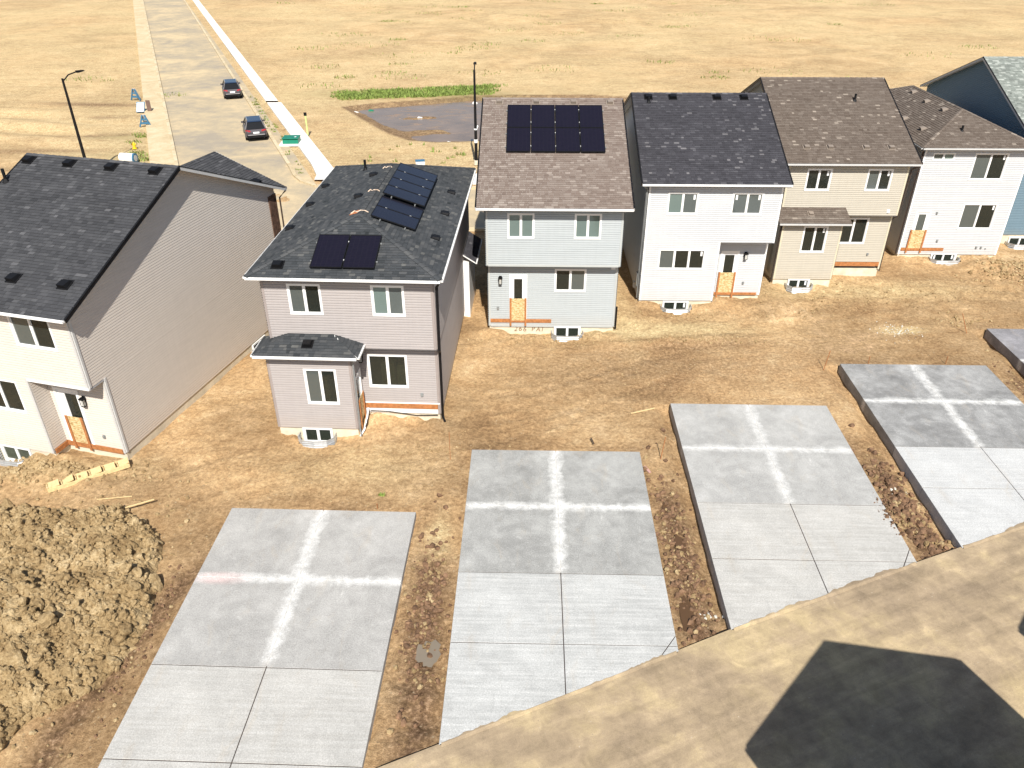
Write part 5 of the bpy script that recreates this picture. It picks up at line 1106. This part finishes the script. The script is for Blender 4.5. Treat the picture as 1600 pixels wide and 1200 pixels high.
# ---------------------------------------------------------------- parked suvs
def suv(x, y, rz, lab, roofm='car_roof'):
    t = thing('parked_car', lab, 'car', (x, y, .035), rz, 'dark cars parked along the kerb')   # nose towards +y
    def sect(y, w, z0, z1, wt, zt=None): return y, w, z0, z1, wt
    # lower body loft: (y, half width low, half width belt, z sill, z belt)
    secs = [(-2.28, .70, .74, .42, .80), (-2.2, .86, .86, .34, 1.02), (-1.9, .92, .90, .28, 1.08), (-1.0, .93, .91, .27, 1.08), (0, .93, .90, .27, 1.05), (1.0, .93, .89, .27, 1.03), (1.5, .92, .86, .28, .99), (2.0, .88, .78, .32, .90), (2.25, .72, .62, .42, .76)]
    mb = MB(); rings = []
    for (yy, wl, wb, z0, z1) in secs:
        zm = z0+(z1-z0)*.55; prof = [(-wl*.92, z0), (-wl, z0+.1), (-wl*1.0, zm), (-wb, z1-.05), (-wb*.9, z1), (wb*.9, z1), (wb, z1-.05), (wl*1.0, zm), (wl, z0+.1), (wl*.92, z0)]
        rings.append([(px, yy, pz) for px, pz in prof])
    i0 = 0
    for rg in rings: mb.v += rg
    n = len(rings[0])
    for a in range(len(rings)-1):
        for j in range(n): l = (j+1) % n; mb.f.append((a*n+j, (a+1)*n+j, (a+1)*n+l, a*n+l)[::-1]); mb.m.append(0)
    mb.f.append(tuple(range(n))[::-1]); mb.f.append(tuple((len(rings)-1)*n+j for j in range(n))); mb.m += [0, 0]; mb.smooth = False
    mb.build('body', 'car', t)
    gh = MB(); gh.hexa([(-.84, -2.1, 1.04), (.84, -2.1, 1.04), (.82, 1.05, 1.03), (-.82, 1.05, 1.03)], [(-.62, -1.72, 1.6), (.62, -1.72, 1.6), (.62, .2, 1.62), (-.62, .2, 1.62)]); gh.build('side_windows', 'shade_glass', t)
    p = MB(); p.hexa([(-.66, -1.78, 1.59), (.66, -1.78, 1.59), (.66, .28, 1.61), (-.66, .28, 1.61)], [(-.6, -1.7, 1.67), (.6, -1.7, 1.67), (.58, .15, 1.69), (-.58, .15, 1.69)]); p.build('car_roof', roofm, t)
    for sx in (-1, 1):
        for (ya, za, yb, zb) in ((-2.12, 1.05, -1.74, 1.6), (-.9, 1.06, -.85, 1.6), (.95, 1.05, .22, 1.61)):
            p = MB(); p.beam((sx*.845, ya, za), (sx*.635, yb, zb), .08, .05, up=(1, 0, 0)); p.build('pillar', 'car', t)
        for yy in (-1.4, 1.4):
            p = MB(); p.tube([(sx*.72, yy, .34), (sx*.95, yy, .34)], .345, 20); w = p.build('wheel', 'tyre', t); q = MB(); q.tube([(sx*.94, yy, .34), (sx*.962, yy, .34)], .21, 14); q.build('rim', 'grey_m', w)
        p = MB(); p.box(sx*.95-.09, sx*.95+.09, .75, .88, 1.02, 1.16); p.build('wing_mirror', 'car', t)
        p = MB(); p.hexa([(sx*.45, -2.3, .86), (sx*.86, -2.22, .86), (sx*.9, -1.98, .88), (sx*.5, -2.2, .88)][::sx], [(sx*.5, -2.26, .98), (sx*.85, -2.2, 1.02), (sx*.885, -1.9, 1.02), (sx*.5, -2.16, .98)][::sx]); p.build('tail_light', 'red', t)
        p = MB(); p.beam((sx*.58, -1.55, 1.72), (sx*.58, .1, 1.74), .04, .04); p.build('roof_rail', 'silver', t)
    p = MB(); p.box(-.82, .82, -2.36, -2.2, .36, .56); p.build('rear_bumper', 'black', t); p = MB(); p.box(-.72, .72, -2.385, -2.3, .58, .63); p.build('bumper_trim', 'silver', t)
    p = MB(); p.box(-.26, .26, -2.325, -2.29, .70, .84); p.build('number_plate', 'paper', t)
    p = MB(); p.hexa([(-.7, -2.14, 1.07), (.7, -2.14, 1.07), (.7, -2.1, 1.07), (-.7, -2.1, 1.07)], [(-.56, -1.80, 1.54), (.56, -1.80, 1.54), (.56, -1.76, 1.54), (-.56, -1.76, 1.54)]); p.build('rear_window', 'shade_glass', t)
    return t
c1 = suv(-23.3, 72.8, 20, 'dark grey suv parked by the kerb, the one nearer the houses'); 
c2 = copy_tree(c1); c2.location = (-30.7, 90.3, .035); c2['label'] = 'dark grey car parked further up the street at the top'; c2.rotation_euler = (0, 0, R(20))
# ---------------------------------------------------------------- things around the street
t = thing('utility_box', 'low green utility box on a white pad beside the sidewalk', 'utility box', (-19.3, 69.9, .05), 3)
p = MB(); p.box(-.95, .95, -.95, .85, 0, .12); p.build('pad', 'walk', t); p = MB(); p.hexa([(-.68, -.6, .12), (.68, -.6, .12), (.68, .65, .12), (-.68, .65, .12)], [(-.66, -.56, .45), (.66, -.56, .45), (.66, .6, .55), (-.66, .6, .55)]); p.build('cabinet', 'green_plastic', t)
p = MB(); p.box(-.70, .70, -.62, .66, .53, .58); p.build('lid', 'green_plastic', t); p = MB(); p.box(.3, .46, -.1, .08, .581, .59); p.build('sticker', 'paper', t)
t = thing('marker_post', 'lime green marker post standing on the bright sidewalk edge', 'marker post', (-18.5, 72.6, .1)); p = MB(); p.tube([(0, 0, 0), (0, 0, 1.7)], .07, 8); p.build('post', 'lime', t); p = MB(); p.box(-.13, .13, -.02, .02, 1.7, 2.0); p.build('plate', 'black', t)
t = thing('storage_tank', 'white cylinder with a blue end lying behind the cream house ridge', 'tank', (-31.1, 64.1, .0), -8); t.scale = (.58, .58, .62)
p = MB(); p.tube([(-1.2, 0, .62), (.75, 0, .62)], .62, 20); p.build('drum', 'white', t); p = MB(); p.tube([(.75, 0, .62), (.98, 0, .62)], .64, 20); p.build('end_cap', 'blue', t); p = MB(); p.tube([(.98, 0, .62), (1.0, 0, .62)], .4, 16); p.build('port', 'offwhite', t)
t = thing('hydrant', 'small yellow hydrant on the dirt left of the street', 'hydrant', (-32.5, 68.4, 0)); t.scale = (.62, .62, .62); p = MB(); p.tube([(0, 0, 0), (0, 0, .75), (0, 0, .95)], [.22, .2, .1], 10); p.build('barrel', 'yellow', t); p = MB(); p.tube([(-.34, 0, .6), (.34, 0, .6)], .1, 8); p.build('outlet', 'yellow', t); p = MB(); p.tube([(0, 0, 0), (0, 0, .1)], .33, 10); p.build('flange', 'yellow', t)
def aframe(x, y, lab, rz, s=1.):
    t = thing('folding_sign', lab, 'folding sign', (x, y, 0), rz, 'blue site signs left of the street'); H = 1.05*s; w = .5*s
    for sx in (-1, 1):
        p = MB(); p.beam((sx*w, 0, 0), (sx*.1, 0, H), .12, .1, up=(0, 1, 0)); p.build('leg', 'blue', t)
    p = MB(); p.beam((-w*.72, 0, H*.3), (w*.72, 0, H*.3), .1, .18); p.build('crossbar', 'blue', t); p = MB(); p.beam((-w*.4, 0, H*.62), (w*.4, 0, H*.62), .1, .14); p.build('crossbar', 'blue', t)
    p = MB(); p.frame((0, .05, H), (1, 0, 0), (0, .45, -.9), (0, .9, .45), (-.2*s, .2*s), (0, H), (-.03, .03)); p.build('rear_board', 'offwhite', t)
aframe(-34.7, 76.3, 'blue triangular frame left of the street with rear board', 10); aframe(-40.4, 88.0, 'blue frame farthest up at the top left', -15, 1.1)
t = thing('site_board', 'white sheet in a blue frame beside a brown board left of the street', 'board', (-37.4, 82.0, 0), 5); t.scale = (.55, .55, .62)
p = MB(); p.frame((-.9, 0, .1), (1, 0, 0), (.1, .5, .86), (0, -.86, .5), (0, 1.5), (0, 1.7), (-.03, .03)); p.build('blue_frame', 'blue', t); p = MB(); p.frame((-.75, -.04, .2), (1, 0, 0), (.1, .5, .86), (0, -.86, .5), (0, 1.25), (0, 1.45), (.03, .05)); p.build('white_sheet', 'white', t)
p = MB(); p.frame((1.2, 0, .1), (1, 0, 0), (-.15, .4, .9), (0, -.9, .4), (0, .75), (0, 1.9), (-.04, .04)); p.build('brown_board', 'rust', t)
t = thing('site_bin', 'small white and blue bin seen past the hip roof ridge', 'bin', (-7.3, 62.5, .05), 10); t.scale = (.52, .52, .55); p = MB(); p.hexa([(-.6, -.4, 0), (.6, -.4, 0), (.6, .4, 0), (-.6, .4, 0)], [(-.7, -.5, 1.0), (.7, -.5, 1.0), (.7, .5, 1.0), (-.7, .5, 1.0)]); p.build('tub', 'paper', t)
p = MB(); p.box(-.72, .72, -.52, .52, 1.0, 1.08); p.build('lid', 'blue', t); p = MB(); p.box(-2.4, -.8, -.2, .2, .1, .55); p.build('pipe_stack', 'brown_m', t)
for (x, y, lab, m) in ((-14.6, 84.2, 'green rag at the near tip of the pond', 'green_plastic'), (-16.0, 83.3, 'white litter on the muddy shore at the pond tip', 'paper'), (-9.2, 80.9, 'white litter floating in the pond', 'paper'), (-5.6, 71.4, 'white litter on the near shore of the pond', 'paper'), (-4.0, 87.9, 'white litter on the far shore of the pond', 'paper')):
    p = MB(); p.hexa([(x-.3, y-.1, -.32), (x+.28, y-.12, -.32), (x+.34, y+.1, -.32), (x-.2, y+.14, -.32)], [(x-.22, y-.06, -.2), (x+.2, y-.1, -.17), (x+.24, y+.06, -.2), (x-.15, y+.08, -.14)]); o = p.build('litter', m, None, label=lab, category='litter', group='litter round the pond')
